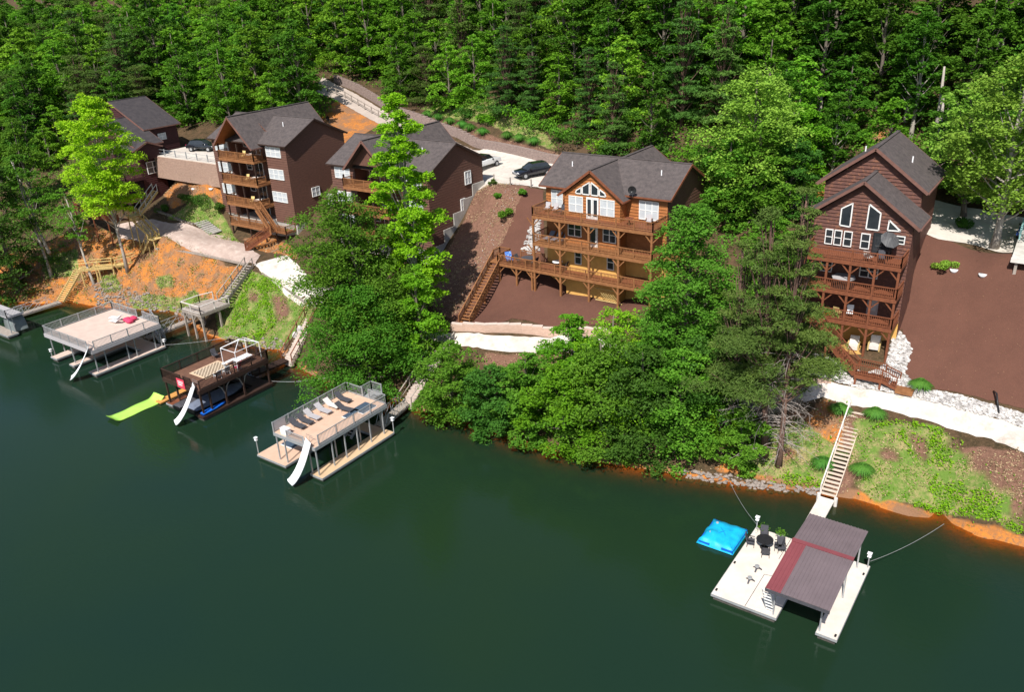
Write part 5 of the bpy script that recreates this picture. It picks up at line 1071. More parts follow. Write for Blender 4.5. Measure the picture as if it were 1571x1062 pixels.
for a_,b_,s_,lb in ((1178,640,3.0,'pale bleached twiggy shrub between the pines and the white path'),(1205,625,2.6,'pale bleached twiggy shrub right of the nearer pine')):
    p=hit(a_,b_); t=thing('twiggy_shrub',lb,'shrub',tuple(p)); mb=MB()
    for i in range(130):
        d=Vector((rng.normal(0,.55),rng.normal(0,.55),rng.uniform(.5,1.1))).normalized(); L_=s_*rng.uniform(.6,1.2); q=d*L_; m1=d*L_*.5+Vector((0,0,.15)); mb.tube([(0,0,-.1),m1,q],[.025,.014,.005],3,False)
        for k in range(4): w=m1.lerp(q,rng.uniform(0,1)); mb.tube([w,w+Vector(rng.normal(0,.35,3))],[.009,.004],3,False)
    mb.build('twigs',TW2,t,local=True)
btree(1150,420,9,265,4.6,'dark green tree behind the pines, left of the narrow cabin',LEAF_B,cb=.0,nl=20,nsp=9,n=75,ls=.28,seed=63,shape=.4)
btree(1205,390,11,275,3.8,'rounded green tree touching the left wall of the narrow cabin',LEAF_C,cb=.0,nl=16,nsp=9,n=75,ls=.28,seed=64,shape=.4)
btree(1110,400,10,270,3.8,'green tree just right of the cedar cabin side wall',LEAF_B,cb=.0,nl=16,nsp=9,n=75,ls=.28,seed=65,shape=.4)
btree(1180,500,6.5,395,3.8,'leafy understorey tree between the two pines',LEAF_B,cb=.0,nl=16,nsp=9,n=75,ls=.25,seed=66,shape=.4)
btree(1148,300,16.5,86,6.6,'large round pale-green tree on the slope behind the cedar cabin',LEAF_L,cb=.02,nl=34,nsp=10,n=80,ls=.3,seed=70,shape=.35)
btree(1215,285,16.2,150,4.5,'rounded fresh-green tree right of the large pale-green one',LEAF_A,cb=.02,nl=18,nsp=9,n=75,ls=.3,seed=71,shape=.4)
btree(1100,300,16,195,4.2,'green bushy tree just behind the cedar cabin roof',LEAF_B,cb=.0,nl=16,nsp=9,n=75,ls=.3,seed=72,shape=.4)
btree(1524,385,14.4,75,5.8,'tall light-green tree with bare pale trunk in the mulch right of the narrow cabin',LEAF_L,cb=.3,nl=30,nsp=10,n=70,ls=.3,seed=73,bark=BARKL,r0=.34,shape=.5,wide=1.1)
btree(1480,330,15.5,120,4.4,'light-green tree leaning over the road behind the tall bare-trunked one',LEAF_L,cb=.25,nl=20,nsp=9,n=65,ls=.3,seed=74,lean=(-.12,0))
btree(1590,330,15.4,110,5.2,'light-green tree cut by the right edge above the blue car',LEAF_L,cb=.2,nl=20,nsp=9,n=65,ls=.3,seed=75)
btree(187,380,6.6,98,5.6,'yellow-green tree with pale trunk in front of the maroon cabin',LEAF_Y,cb=.40,nl=36,nsp=10,n=90,ls=.3,seed=80,bark=BARKL,r0=.24,shape=.4)
btree(136,402,5.0,250,3.0,'slim tree with pale leaning trunk on the orange bank, far left',LEAF_B,cb=.55,nl=9,nsp=7,n=50,ls=.28,seed=81,bark=BARKL,lean=(-.25,.05),r0=.2)
btree(68,385,5.8,190,4.6,'dark-green tree with forked grey trunk at the left edge of the bank',LEAF_B,cb=.4,nl=16,nsp=9,n=60,ls=.3,seed=82,bark=BARKL,lean=(-.1,.0),r0=.24)
btree(15,400,5.2,180,6,'deep-green tree filling the left edge above the water',LEAF_C,cb=.1,nl=24,nsp=9,n=65,ls=.32,seed=83)
btree(-30,430,3,250,6,'dense dark tree cut by the left edge near the small dock',LEAF_C,cb=.05,nl=20,nsp=9,n=60,ls=.32,seed=84)
btree(50,300,9,150,4.5,'green tree between the yellow-green one and the left edge',LEAF_B,cb=.15,nl=16,nsp=8,n=60,ls=.32,seed=85)
t=thing('bare_tree','bare grey leaning branches among the trees at the left edge','tree',tuple(at(75,385,6))); b0=Vector(t.location); 
limb_mesh(b0-Vector((0,0,.4)),b0+Vector((-6,1,12)),.2,[b0+Vector(v) for v in ((-1,0,9),(-6,-1,9),(-4,2,12),(-2,1,7),(-8,0,11))],BARKL,t)
PR={}
hid=(-60,-400,-200)
def proto(key,f): o=f(); PR[key]=o; return o
GF='forest trees on the hillside behind the houses'
proto('b1',lambda:broad('forest_tree','broadleaf forest tree on the wooded hillside, fresh green crown',  'tree',hid,15,4.4,leafmat('leaf_forest_fresh',(.095,.20,.028),(.045,.12,.018)),cb=.12,nl=20,nsp=8,n=42,ls=.46,seed=101,group=GF,shape=.5))
proto('b2',lambda:broad('forest_tree','broadleaf forest tree on the wooded hillside, deep green crown','tree',hid,17,4.6,leafmat('leaf_forest_deep',(.06,.14,.025),(.032,.085,.018)),cb=.12,nl=22,nsp=8,n=42,ls=.46,seed=102,group=GF,shape=.6))
proto('b3',lambda:broad('forest_tree','broadleaf forest tree on the wooded hillside, light layered crown','tree',hid,13,4.8,leafmat('leaf_forest_light',(.12,.23,.035),(.06,.14,.022)),cb=.05,nl=18,nsp=8,n=45,ls=.46,seed=103,group=GF,shape=.4))
proto('b4',lambda:broad('forest_tree','tall slim forest tree on the wooded hillside with visible pale trunk','tree',hid,19,4.3,leafmat('leaf_forest_mid',(.07,.16,.028),(.032,.09,.018)),cb=.25,nl=22,nsp=9,n=42,ls=.46,seed=104,group=GF,bark=BARKL,shape=.6))
proto('p1',lambda:pine('forest_pine','feathery dark pine in the middle of the wooded hillside','tree',hid,13,5.4,cb=.02,tiers=14,per=9,n=48,ls=.45,seed=105,group=GF,fl=.1,pw=.36))
proto('p2',lambda:pine('forest_pine','slim dark pine in the middle of the wooded hillside','tree',hid,16,4.3,cb=.05,tiers=17,per=8,n=48,ls=.45,seed=106,group=GF,pw=.55,leaf=leafmat('hemlock_needles',(.05,.10,.035),(.028,.06,.022),.12,.02),fl=.1))
fr=random.Random(5); used=set(); cnt=0
def place(key,x,y,sc):
    global cnt
    z=T(x,y)-.3; rz=fr.uniform(0,6.28)
    if key not in used: o=PR[key]; used.add(key); o.location=(x,y,z); o.rotation_euler=(0,0,rz); o.scale=(sc,sc,sc*fr.uniform(.9,1.12))
    else: o=dup(PR[key],(x,y,z),rz,sc=(sc,sc,sc*fr.uniform(.9,1.12)))
    cnt+=1
def cam2px(x,y,z):
    X,Y=x*sA+y*cA,-x*cA+y*sA; Z=z-CH; d=Y*math.cos(TH)-Z*math.sin(TH); b=F_PX*(-Z*math.cos(TH)-Y*math.sin(TH))/d; a=F_PX*X/d
    return a*math.cos(RO)+b*math.sin(RO)+785.5,-a*math.sin(RO)+b*math.cos(RO)+531
y=93
wallX=[-240,-200,-165,-150,-140,-130,-118,-113,-104.2,-104,-92,-80,-68,-60,-48,-36,-22,-8,10,40]; wallY=[52,55,60,70,82,86,87,88,88,107.5,104,101,98,95.5,94,93.5,92.5,92.5,92.5,92]
RLX=[-74.5,-81,-88,-95,-102,-110,-116,-126,-140]; RLY=[95,97,98.5,99.8,101.8,104.8,107,110,114]
for row in range(60):
    y=52+row*4.9*(1+.010*row)
    if y>185: break
    sx=5.5*(1+.012*max(0,row-8))
    x=-232+(row%2)*sx*.5
    while x<24:
        xx=x+fr.uniform(-1.5,1.5); yy=y+fr.uniform(-1.6,1.6); x+=sx
        lim=np.interp(xx,wallX,wallY)
        if yy<lim or yy>lim+66: continue
        if -140<xx<-74 and abs(yy-np.interp(xx,RLX[::-1],RLY[::-1]))<5.2: continue
        z=T(xx,yy); u,v=cam2px(xx,yy,z+8)
        if not(-70<u<1650) or v<-70: continue
        if cnt>=290: break
        depth=yy-lim
        pinez=(640<u<905 and v<235) or (90<u<260 and 50<v<190 ) or (905<u<1010 and 110<v<230)
        if pinez: k=fr.choice(['p1','p2','b3','b1','p1','b2'])
        elif u<520: k=fr.choice(['b1','b1','b2','b3','b3','b2','p1'])
        elif u>1150: k=fr.choice(['b1','b2','b4','b2','b3','b2'])
        else: k=fr.choice(['b1','b3','b2','p2','b1'])
        s_=fr.uniform(.75,1.1)*(.78 if depth<5 else .9 if depth<11 else 1.1)
        if depth<12 and 1270<u<1500: s_*=.8
        place(k,xx,yy,s_)
print('forest',cnt)
for k in list(PR):
    if k not in used:
        o=PR[k]
        for c in list(o.children): bpy.data.objects.remove(c)
        bpy.data.objects.remove(o)
for bx,by,ty,lb in ((222,92,-30,'bare pale leaning trunk at the top left of the wood'),(1178,95,-20,'pale bare trunk against the dark wood, top centre-right'),(1200,75,5,'shorter pale bare trunk beside the taller one in the dark wood'),(995,40,-40,'thick pale bare trunk cut by the top edge of the picture'),(1430,225,150,'thin pale trunk at the edge of the wood behind the narrow cabin'),(1255,190,150,'short white snag on the bright slope behind the narrow cabin'),(1430,265,195,'slim grey trunk in shade right of the narrow cabin roof')):
    p=hit(bx,by); h=(by-ty)/9.0; o=MB().tube([(0,0,-1),(.1,.05,h*.5),(-.1,.1,h)],[.26,.2,.1],8).build('dead_tree',BARKL,smooth=True); o.location=p; o['label']=lb; o['category']='dead tree'
def shrub(px0,py0,s_,label,leaf=LEAF_B,cat='shrub',n=900,ls=.2,name='shrub',group=None,flat=.7,z=None,loc=None):
    p=loc or hit(px0,py0); t=thing(name,label,cat,tuple(p),0,group); k=7; cs=rng.normal(0,1,(k,3))*[s_*.38,s_*.38,s_*.12]+[0,0,s_*.42]; i=rng.integers(0,k,n); d=rng.normal(0,1,(n,3)); d/=np.linalg.norm(d,axis=1)[:,None]
    c=cs[i]+d*s_*.42*rng.uniform(.7,1.05,n)[:,None]*[1,1,flat]; c[:,2]=np.maximum(c[:,2],.03); leaf_cloud('foliage',c,ls,leaf,t,local=True)
    MB().tube([(0,0,-.2),(0,0,s_*.5)],[.05,.03],5).build('stem',BARK,t,local=True); return t
E1=[(700,160,3.0),(735,172,3.0),(770,182,2.8),(800,190,3.0),(835,203,3.0),(665,150,3.2),(640,140,3.2),(615,135,3.0),(605,150,2.2),(650,150,2.4),(690,165,2.0),(720,180,2.0),(748,188,1.8),(862,215,2.2),(885,226,2.6),(915,238,2.4),(845,200,1.6),(1005,240,2.4),(1240,215,3.0),(1270,205,2.6),(1215,240,2.6),(1300,190,2.4),(1180,255,3.0),(1445,290,2.4),(1475,300,2.4),(1510,312,2.4),(1545,320,2.4),(1420,285,1.6),(1230,300,2.2),(940,240,2.2),(500,105,2.4),(470,120,2.4),(300,185,2.4),(270,195,2.4),(330,175,2.2),(410,160,2.6),(440,150,2.8),(465,148,2.4),(380,165,2.4),(1060,250,3),(1090,262,3),(1130,265,3)]
for i,(a,b,c_) in enumerate(E1): shrub(a,b,c_,'leafy shrub at the foot of the wooded hillside',(LEAF_A,LEAF_B,LEAF_C)[i%3],n=700,ls=.34,group='shrubs along the forest edge')
SH2=[(322,318,2.3,LEAF_C,'large spreading green shrub on the slope left of the balcony cabin'),(305,312,1.8,LEAF_C,'middle shrub of the green clump left of the balcony cabin'),(283,308,1.3,LEAF_C,'round dark shrub at the left end of the green clump'),(338,322,1.1,LEAF_C,'small round shrub touching the balcony cabin wall'),(252,325,1.1,LEAF_C,'dark low shrub under the maroon cabin corner'),
 (773,330,1.0,LEAF_B,'round green bush in the straw beside the mulch slope'),(766,303,.6,LEAF_B,'tiny round bush above the larger one on the straw slope'),(804,297,.7,LEAF_B,'narrow bush at the top of the mulch slope'),(757,283,.6,LEAF_O,'scrubby weeds at the parking wall corner'),
 (1450,412,.9,LEAF_L,'spiky pale-leaved plant on the right mulch slope'),(1255,560,.45,LEAF_B,'small leafy plant on the white stones left of the stair post'),(1268,572,.4,LEAF_B,'small leafy plant right beside the stair post'),(1485,352,1.3,LEAF_C,'dark shrub at the road edge above the right mulch slope')]
for a,b,c_,lf,lb in SH2: shrub(a,b,c_,lb,lf,n=1100,ls=.2)
def tuft(px0,py0,s_,label,group,n=520):
    p=hit(px0,py0); t=thing('ornamental_grass',label,'ornamental grass',tuple(p),0,group); a=rng.uniform(0,6.28,n); sp_=rng.uniform(.1,1,n)**.7; V=np.empty((n,6,3)); 
    dx,dy=np.cos(a),np.sin(a); w=.02
    for k,(f,zz) in enumerate(((.08,0),(.5,.75),(1.0,.62))):
        r=s_*sp_*f; z=s_*(zz*(1.15-.35*sp_)) if k else 0*a
        if k==2: z=s_*(.95-.75*sp_)*1.0+.05
        V[:,k*2,0]=r*dx-dy*w*(1.3-k*.5); V[:,k*2,1]=r*dy+dx*w*(1.3-k*.5); V[:,k*2,2]=z
        V[:,k*2+1,0]=r*dx+dy*w*(1.3-k*.5); V[:,k*2+1,1]=r*dy-dx*w*(1.3-k*.5); V[:,k*2+1,2]=z
    q=np.concatenate([V[:,[0,1,3,2]],V[:,[2,3,5,4]]],1).reshape(-1,3); fast_mesh('blades',q,4,GRASSM,t,local=True)
for (a,b),lb in zip(((656,181),(672,186),(690,192),(709,197),(721,202),(740,208),(778,214),(797,218),(819,223)),('leftmost','second from the left','third from the left','fourth from the left','middle','sixth from the left','seventh from the left','eighth from the left','rightmost')):
    tuft(a,b,1.5,lb+' clump in the row of ornamental grasses above the block retaining wall','ornamental grasses above the retaining wall',380)
for a,b,lb in ((1288,634,'ornamental grass clump left of the top of the pale staircase'),(1342,641,'ornamental grass clump right of the top of the pale staircase'),(1262,717,'ornamental grass clump left of the lower pale staircase'),(1322,727,'ornamental grass clump right of the lower pale staircase'),(1411,597,'ornamental grass clump among white stones at the mulch corner')):
    tuft(a,b,1.15,lb,'ornamental grasses on the right bank',800)
def scatter_pts(P,n):
    P=np.array([p[:2] for p in P]); mn,mx_=P.min(0),P.max(0); q=rng.uniform(mn,mx_,(n*3,2)); q=q[inpoly(q[:,0],q[:,1],P)][:n]; return np.c_[q,Tn(q[:,0],q[:,1])]
def cover(name,label,regs,dens,size,m,up=.5,hz=.12,clump=.5,cat='ground cover'):
    A=[]
    for P in regs:
        a=abs(sum(P[i][0]*P[(i+1)%len(P)][1]-P[(i+1)%len(P)][0]*P[i][1] for i in range(len(P))))/2; q=scatter_pts(P,int(a*dens*2))
        v=np.sin(q[:,0]*1.7+np.sin(q[:,1]*1.3)*2)*np.sin(q[:,1]*2.1+np.sin(q[:,0]*.9)*2)+rng.normal(0,.35,len(q)); q=q[v>clump-.5]
        for B_ in (R_bare if name in('weeds','creeping_vines') else ()): q=q[~(inpoly(q[:,0],q[:,1],B_)&(rng.uniform(0,1,len(q))<.82))]
        A.append(q)
    c=np.concatenate(A); c[:,2]+=rng.uniform(.02,hz,len(c)); o=leaf_cloud(name,c,size,m,up=up); tag(o,label,cat,kind='stuff'); return o
cover('weeds','low bright green weeds on the grassy banks',R_grass,34,.17,LEAF_A,hz=.28,clump=.75)
cover('clay_bank_weeds','scrubby olive and green weeds over the orange clay bank',R_clay[:1],9,.24,LEAF_O,hz=.5,clump=1.05)
cover('clay_bank_shrubs','low green plants in patches on the clay banks',[R_clay[0],R_clay[6],R_clay[7]],8,.2,LEAF_A,hz=.35,clump=1.15)
cover('mulch_chips','scattered bark chips and twigs on the mulch beds',[pg((1384,505),(1404,590),(1571,625),(1571,400),(1440,366),(1410,380)),pg((716,500),(860,500),(1000,490),(1000,440),(835,395),(808,300),(745,420))],16,.10,mat('bark_chips',(.20,.10,.07),(.10,.045,.03),4,.95),up=.3,hz=.05,clump=.2)
cover('dry_grass','dry tan grass and stems over the banks',R_grass+R_straw+R_clay[:2]+R_clay[-2:],22,.16,mat('dry_grass_blades',(.42,.31,.18),(.30,.21,.12),3,.9),up=.1,hz=.16,clump=.35)
cover('creeping_vines','bright creeping vines on the right bank and the bank below the path',[pg((1400,650),(1480,680),(1460,720),(1480,790),(1400,780),(1440,720),(1390,700)),pg((1330,640),(1380,650),(1440,680),(1400,690),(1340,665)),pg((380,420),(430,430),(440,470),(390,530),(350,510)),pg((1470,740),(1571,800),(1571,830),(1470,795)),pg((1200,725),(1260,740),(1260,752),(1180,745))],75,.2,LEAF_Y if 0 else leafmat('vine_leaf',(.16,.33,.02),(.09,.22,.02)),hz=.45,clump=.2)
cover('forest_floor_leaves','leafy undergrowth on the wooded slope',[[(-150,100),(-128,106),(-92,111),(-60,103),(-22,98.5),(10,98),(10,125),(-150,135)]],3.0,.4,LEAF_B,hz=.9,clump=.2)
cover('forest_edge_growth','dense leafy undergrowth along the lower edge of the wood',[[(-104,113.5),(-92,109.5),(-80,106),(-70,103),(-66,112),(-84,117),(-104,124)],[(-72,103.5),(-60,98.5),(-48,95),(-22,94),(8,93),(8,106),(-24,108),(-60,112),(-74,114)],[(-120,86.5),(-102.5,86.2),(-102,91),(-106,100),(-118,102)],[(-150,78),(-138,88),(-118,90),(-118,100),(-150,100)],[(-28,85),(-20,92),(-36,93)]],13,.42,LEAF_B,hz=1.9,clump=.3)
cover('bank_undergrowth','green undergrowth on the bank under the lakeside trees',[[(-60,54),(-48,54),(-34,54),(-24,57),(-18,62),(-30,64.5),(-44,58.8),(-60,60)],[(-34,66),(-20,66),(-20,84),(-32,84)],[(-175,52),(-140,52),(-120,56),(-128,68),(-140,80),(-175,80)]],13,.28,LEAF_B,hz=.6,clump=.3)
def stones(name,label,P,n,s0,s1,m,sq=.6,cat='stones',zo=0):
    q=scatter_pts(P,n); N=len(q); ic=np.array([(1,0,0),(-1,0,0),(0,1,0),(0,-1,0),(0,0,1),(0,0,-1),(.6,.6,.5),(-.6,.6,.5),(.6,-.6,.5),(-.6,-.6,.5)],float)
    fs=[(0,6,8),(1,7,9)]; tri=[(0,6,4),(6,2,4),(2,7,4),(7,1,4),(1,9,4),(9,3,4),(3,8,4),(8,0,4),(0,2,6),(2,1,7),(1,3,9),(3,0,8)]; s=rng.uniform(s0,s1,N)
    a=rng.uniform(0,6.28,N); V=ic[None]*rng.uniform(.7,1.25,(N,10,1))*s[:,None,None]; V[:,:,2]*=sq; x=V[:,:,0]*np.cos(a)[:,None]-V[:,:,1]*np.sin(a)[:,None]; y_=V[:,:,0]*np.sin(a)[:,None]+V[:,:,1]*np.cos(a)[:,None]
    V=np.stack([x,y_,V[:,:,2]],-1)+q[:,None,:]+[0,0,.04+zo]; T_=V[:,np.array(tri)].reshape(-1,3); o=fast_mesh(name,T_,3,m); tag(o,label,cat,kind='stuff'); return o
B1=pg((1380,508),(1398,535),(1388,572),(1406,598),(1470,606),(1571,636),(1600,645),(1600,672),(1571,657),(1500,636),(1400,611),(1330,597),(1262,580),(1225,575),(1235,540),(1262,545),(1330,575),(1360,560),(1370,520))
stones('white_stones','border of white landscaping stones between mulch and path and under the narrow cabin',B1,4300,.07,.22,ROCKW)
drape('stone_bed',B1,mat('stone_bed_gravel',(.30,.275,.25),(.22,.20,.18),3,.95,.5,12),.055)
stones('white_stones','patch of white stones beside the cedar cabin left wall',pg((800,385),(815,345),(828,335),(828,385),(812,392)),260,.12,.28,mat('pale_grey_stone',(.5,.48,.46),(.33,.31,.3),.9,.8))
for P,n_ in ((pg((1045,722),(1130,732),(1200,744),(1262,752),(1262,760),(1160,752),(1050,736)),420),(pg((140,440),(235,455),(300,470),(300,480),(236,482),(150,474)),300),(pg((140,430),(190,440),(235,452),(240,470),(150,468)),110),(pg((345,515),(430,520),(450,545),(400,545),(345,530)),160)):
    stones('shore_rocks','grey rocks and ledge stones along the waterline',P,n_,.07,.26,ROCKG,.8)
stones('straw_litter','scattered pale debris over the straw and mulch slopes',pg((690,470),(770,290),(800,290),(740,410),(700,470)),90,.03,.07,CREAM,.5)
stones('fallen_leaves','scattered dry leaves and chips on the right mulch slope',pg((1400,420),(1571,420),(1571,625),(1420,595)),110,.02,.07,mat('dry_leaf_litter',(.30,.17,.09),(.2,.11,.07),5,.9),.3)
for a,b,c_,lb in ((461,505,.38,'rounded pale boulder on the upper part of the steps below the white path'),(454,514,.34,'rounded white boulder beside the handrail of the steps below the white path')):
    p=hit(a,b+6); o=MB(); bm=bmesh.new(); bmesh.ops.create_icosphere(bm,subdivisions=3,radius=c_)
    for v in bm.verts: v.co*=1+.12*math.sin(v.co.x*9+v.co.z*7)*math.cos(v.co.y*8); v.co.z*=1.2
    me=bpy.data.meshes.new('boulder'); bm.to_mesh(me); bm.free(); me.materials.append(ROCKW); me.shade_smooth(); o=bpy.data.objects.new('boulder',me); COL.objects.link(o); o.location=p+Vector((0,0,.45)); o['label']=lb; o['category']='boulder'
for a,b,lb in ((1463,417,'white bowl-shaped light at the plant on the right mulch slope'),(1507,424,'white bowl-shaped light alone on the right mulch slope'),(297,291,'white bowl-shaped light on the lawn below the tan block wall, left'),(324,291,'white bowl-shaped light on the lawn below the tan block wall, right')):
    p=hit(a,b); o=thing('garden_basin',lb.replace('light','basin'),'basin',tuple(p)); MB().tube([(0,0,-.1),(0,0,.05),(0,0,.22),(0,0,.16)],[.18,.28,.34,.24],14).build('basin',PLAST,o,True,True)
p=hit(1524,603); q=hit(1532,637); o=MB().tube([(0,0,.15),((q-p).x*.35,(q-p).y*.4,.3),((q-p).x,(q-p).y,(q-p).z+.12)],.07,8).build('drain_pipe',BLACK,smooth=True); o.location=p; o['label']='black flexible drain pipe over the white stone border'; o['category']='pipe'
t=thing('garden_steps','grey stone slab steps curving down to the tan path left of the balcony cabin','steps',tuple(hit(310,350))); 
A=hit(300,344);Bp=hit(322,360); C_=hit(305,322)
for i in range(8):
    u=i/7; p=A.lerp(Bp,u); p.z=T(p.x,p.y); m=MB().beam(p+Vector((-.1,-.1,.08)),p+Vector((.5,1.6,.3)),.45,.14).build('step',CONC,t)
t=thing('garden_edging','line of grey edging stones below the green shrub clump','stone edging',tuple(hit(280,338))); E=px((243,325),(262,332),(280,340),(300,346))
m=MB()
for a,b in zip(E[:-1],E[1:]):
    a=Vector(a);b=Vector(b); k=max(2,int((b-a).length/.5))
    for i in range(k): p=a.lerp(b,i/k); s_=random.uniform(.16,.26); m.beam(p-Vector((s_,0,-.05)),p+Vector((s_,.05,.1)),.35,random.uniform(.2,.35))
m.build('edging_stones',ROCKG,t)
t=thing('path_edging','dark timber edging along the lake side of the left paths','edging',tuple(hit(300,390))); E=px((240,383),(300,390),(345,400),(380,408)); 
for a,b in zip(E[:-1],E[1:]): MB().beam(Vector(a)+Vector((0,0,.12)),Vector(b)+Vector((0,0,.12)),.22,.26).build('log',GREYW,t)
E=px((402,420),(440,445),(470,466),(486,474))
for a,b in zip(E[:-1],E[1:]): MB().beam(Vector(a)+Vector((0,0,.1)),Vector(b)+Vector((0,0,.1)),.16,.2).build('log',GREYW,t)
a=hit(1546,424); b=hit(1553,364); t=thing('sloping_driveway','weathered white sloping slab with turquoise rail at the right edge','ramp',tuple(a))
h0,h1=a.z+.75,b.z+.3; xr=a.x+8
bump=max(T(xx,a.y+(b.y-a.y)*u)-(h0+(h1-h0)*u) for xx in (a.x,a.x+2,a.x+4) for u in (0,.2,.4,.6,.8,1)); h0+=max(0,bump+.25); h1+=max(0,bump+.25)
MB().slab([(a.x,a.y,h0),(xr,a.y,h0),(xr,b.y,h1),(a.x-.15,b.y,h1)],.3).build('slab',mat('worn_white_slab',(.62,.59,.54),(.44,.41,.37),.9,.85,.3,12,dirt=((.36,.32,.28),2.2)),t); MB().box(a.x-.03,a.y-.16,h0-.38,xr,a.y-.004,h0+.02).build('front_beam',CREAM,t)
for dx in (.3,3,5.8): MB().box(a.x+dx,a.y+.1,a.z-2,a.x+dx+.22,a.y+.3,h0-.31).build('post',GREYW,t)
tq=mat('turquoise_paint',(.35,.62,.60),(.28,.5,.5),3,.6); r=MB(); A_=Vector((a.x,a.y+(b.y-a.y)*.55,h0+(h1-h0)*.55)); B_=Vector((a.x-.1,b.y,h1))
for i in range(5): q=A_.lerp(B_,i/4); r.box(q.x-.06,q.y-.06,q.z-.1,q.x+.06,q.y+.06,q.z+1.0)
r.beam(A_+Vector((0,0,.95)),B_+Vector((0,0,.95)),.12,.1).beam(A_+Vector((0,0,.5)),B_+Vector((0,0,.5)),.05,.1).build('rail',tq,t)
def vehicle(name,label,loc,rz,kind,paint,L_=4.8,w=1.9,dark=None):
    o=thing(name,label,'car' if kind!='pickup' else 'pickup truck',loc,rz); hw=w/2
    if kind=='pickup': prof=[(-L_/2,.55),(-L_/2,1.15),(-.3,1.2),(-.15,1.25),(1.25,1.22),(L_/2-.1,1.08),(L_/2,.9),(L_/2,.5)]
    else: prof=[(-L_/2,.5),(-L_/2-.02,.95),(-L_/2+.25,1.1),(-.9,1.08),(1.0,1.05),(L_/2-.3,.9),(L_/2,.7),(L_/2,.42)]
    def body(prof,hwb,hwt,zb,m,nm,par):
        V=[];F=[]; zm=max(p[1] for p in prof); n_=len(prof)
        for s_ in (-1,1):
            for x,z in prof: V.append((x,s_*(hwb+(hwt-hwb)*((z-zb)/(zm-zb))),z))
        for i in range(n_): j=(i+1)%n_; F.append((i,j,n_+j,n_+i))
        F.append(tuple(range(n_))[::-1]); F.append(tuple(range(n_,2*n_))); ob=mesh_obj(nm,V,F,m,par,local=True); md=ob.modifiers.new('b','BEVEL'); md.width=.07; md.segments=3; ob.data.shade_smooth(); return ob
    bd=body(prof,hw,hw-.06,.4,paint,'body',o)
    if kind=='pickup': cab=[(-.45,1.18),(-.3,1.75),(.75,1.78),(1.45,1.2)]
    else: cab=[(-L_/2+.35,1.05),(-L_/2+.75,1.6),(-.2,1.68),(.45,1.6),(1.25,1.03)]
    body(cab,hw-.1,hw-.28,1.1,dark or GLASS,'cabin_glass',bd); zr_=max(p[1] for p in cab)
    xs=[p[0] for p in cab]; MB().box(xs[1]+.08,-(hw-.32),zr_-.07,xs[-2]-.1,hw-.32,zr_+.02).build('roof',dark or paint,bd,local=True)
    if kind=='pickup': MB().box(-L_/2+.1,-(hw-.15),1.14,-.45,hw-.15,1.22).build('bed_cover',BLACK,bd,local=True)
    for x in (-L_*.31,L_*.32):
        for s_ in (-1,1):
            wl_=MB().tube([(x,s_*(hw-.2),.38),(x,s_*(hw+.03),.38)],.40,18).build('wheel',BLACK,o,local=True); MB().tube([(x,s_*(hw+.035),.38),(x,s_*(hw+.05),.38)],.22,14).build('rim',ALU,wl_,local=True)
    for s_ in (-1,1):
        MB().box(L_/2-.06,s_*(hw-.35)-.18,.72,L_/2+.01,s_*(hw-.35)+.18,.86).build('headlight',PLAST,bd,local=True); MB().box(-L_/2-.03,s_*(hw-.2)-.1,.85,-L_/2+.03,s_*(hw-.2)+.1,1.05).build('tail_light',PINK,bd,local=True)
        MB().box(.75 if kind!='pickup' else 1.0,s_*(hw+.02)-.1,1.05,.9 if kind!='pickup' else 1.15,s_*(hw+.02)+.1,1.2).build('wing_mirror',BLACK,bd,local=True)
    MB().box(L_/2-.03,-.5,.55,L_/2+.015,.5,.78).build('grille',ALU,bd,local=True); return o
def carpaint(nm,c): m=mat(nm,c,tuple(x*.9 for x in c),1,.18,spec=.7); m.node_tree.nodes['Principled BSDF'].inputs['Coat Weight'].default_value=.6; return m
CW=carpaint('white_car_paint',(.75,.76,.76)); CB=carpaint('black_car_paint',(.012,.013,.018)); CL=carpaint('blue_car_paint',(.01,.09,.45)); 
def gz(x,y): return T(x,y)+.08
p=hit(748,258); vehicle('parked_pickup','white lifted pickup with black roof and bed cover beside the shaded brown cabin',(p.x-.4,p.y-.6,gz(p.x,p.y)),math.radians(88),'pickup',CW,5.8,2.0,CB)
p=hit(818,271); vehicle('parked_car','black car facing the lake on the white parking area',(p.x,p.y,gz(p.x,p.y)),math.radians(-118),'suv',CB,4.9,1.95)
p=hit(1566,362); vehicle('parked_car','blue car cut by the right edge of the picture',(p.x+.8,p.y+.3,gz(p.x,p.y)),math.radians(-95),'suv',CL,4.6,1.85)
p=at(312,231,15.74); vehicle('parked_car','dark car on the parking pad behind the tan block wall',(p.x,p.y,15.75),math.radians(20),'suv',CB,4.7,1.9)
z4_,z3_,z2_=15.85,12.95,9.95
for i,(x,lb) in enumerate(((-46.2,'light chair at the left corner of the top deck of the cedar cabin'),(-45.2,'second light chair from the left corner of the cedar cabin top deck'))): chair('deck_chair',lb,(x,71.4,z4_),.1,LGREY,DECKW,'light chairs on the cedar cabin top deck')
chair('deck_chair','dark chair next to the light chairs on the cedar cabin top deck',(-44.3,71.2,z4_),-.2,DGREY,BLACK); chair('deck_chair','light chair by the right window of the cedar cabin top deck',(-34.6,71.6,z4_),.3,LGREY,DECKW)
for i,(x,lb) in enumerate(((-45.9,'left one of three grey padded recliners on the cedar cabin middle deck'),(-45.0,'middle one of three grey padded recliners on the cedar cabin middle deck'),(-44.1,'right one of three grey padded recliners on the cedar cabin middle deck'))): lounger(lb,(x,71.3,z3_),0,mat('grey_cushion',(.20,.21,.25),(.16,.17,.2),4,.9) if i==0 else bpy.data.materials['grey_cushion'],'grey recliners on the cedar cabin middle deck',sc=.95)
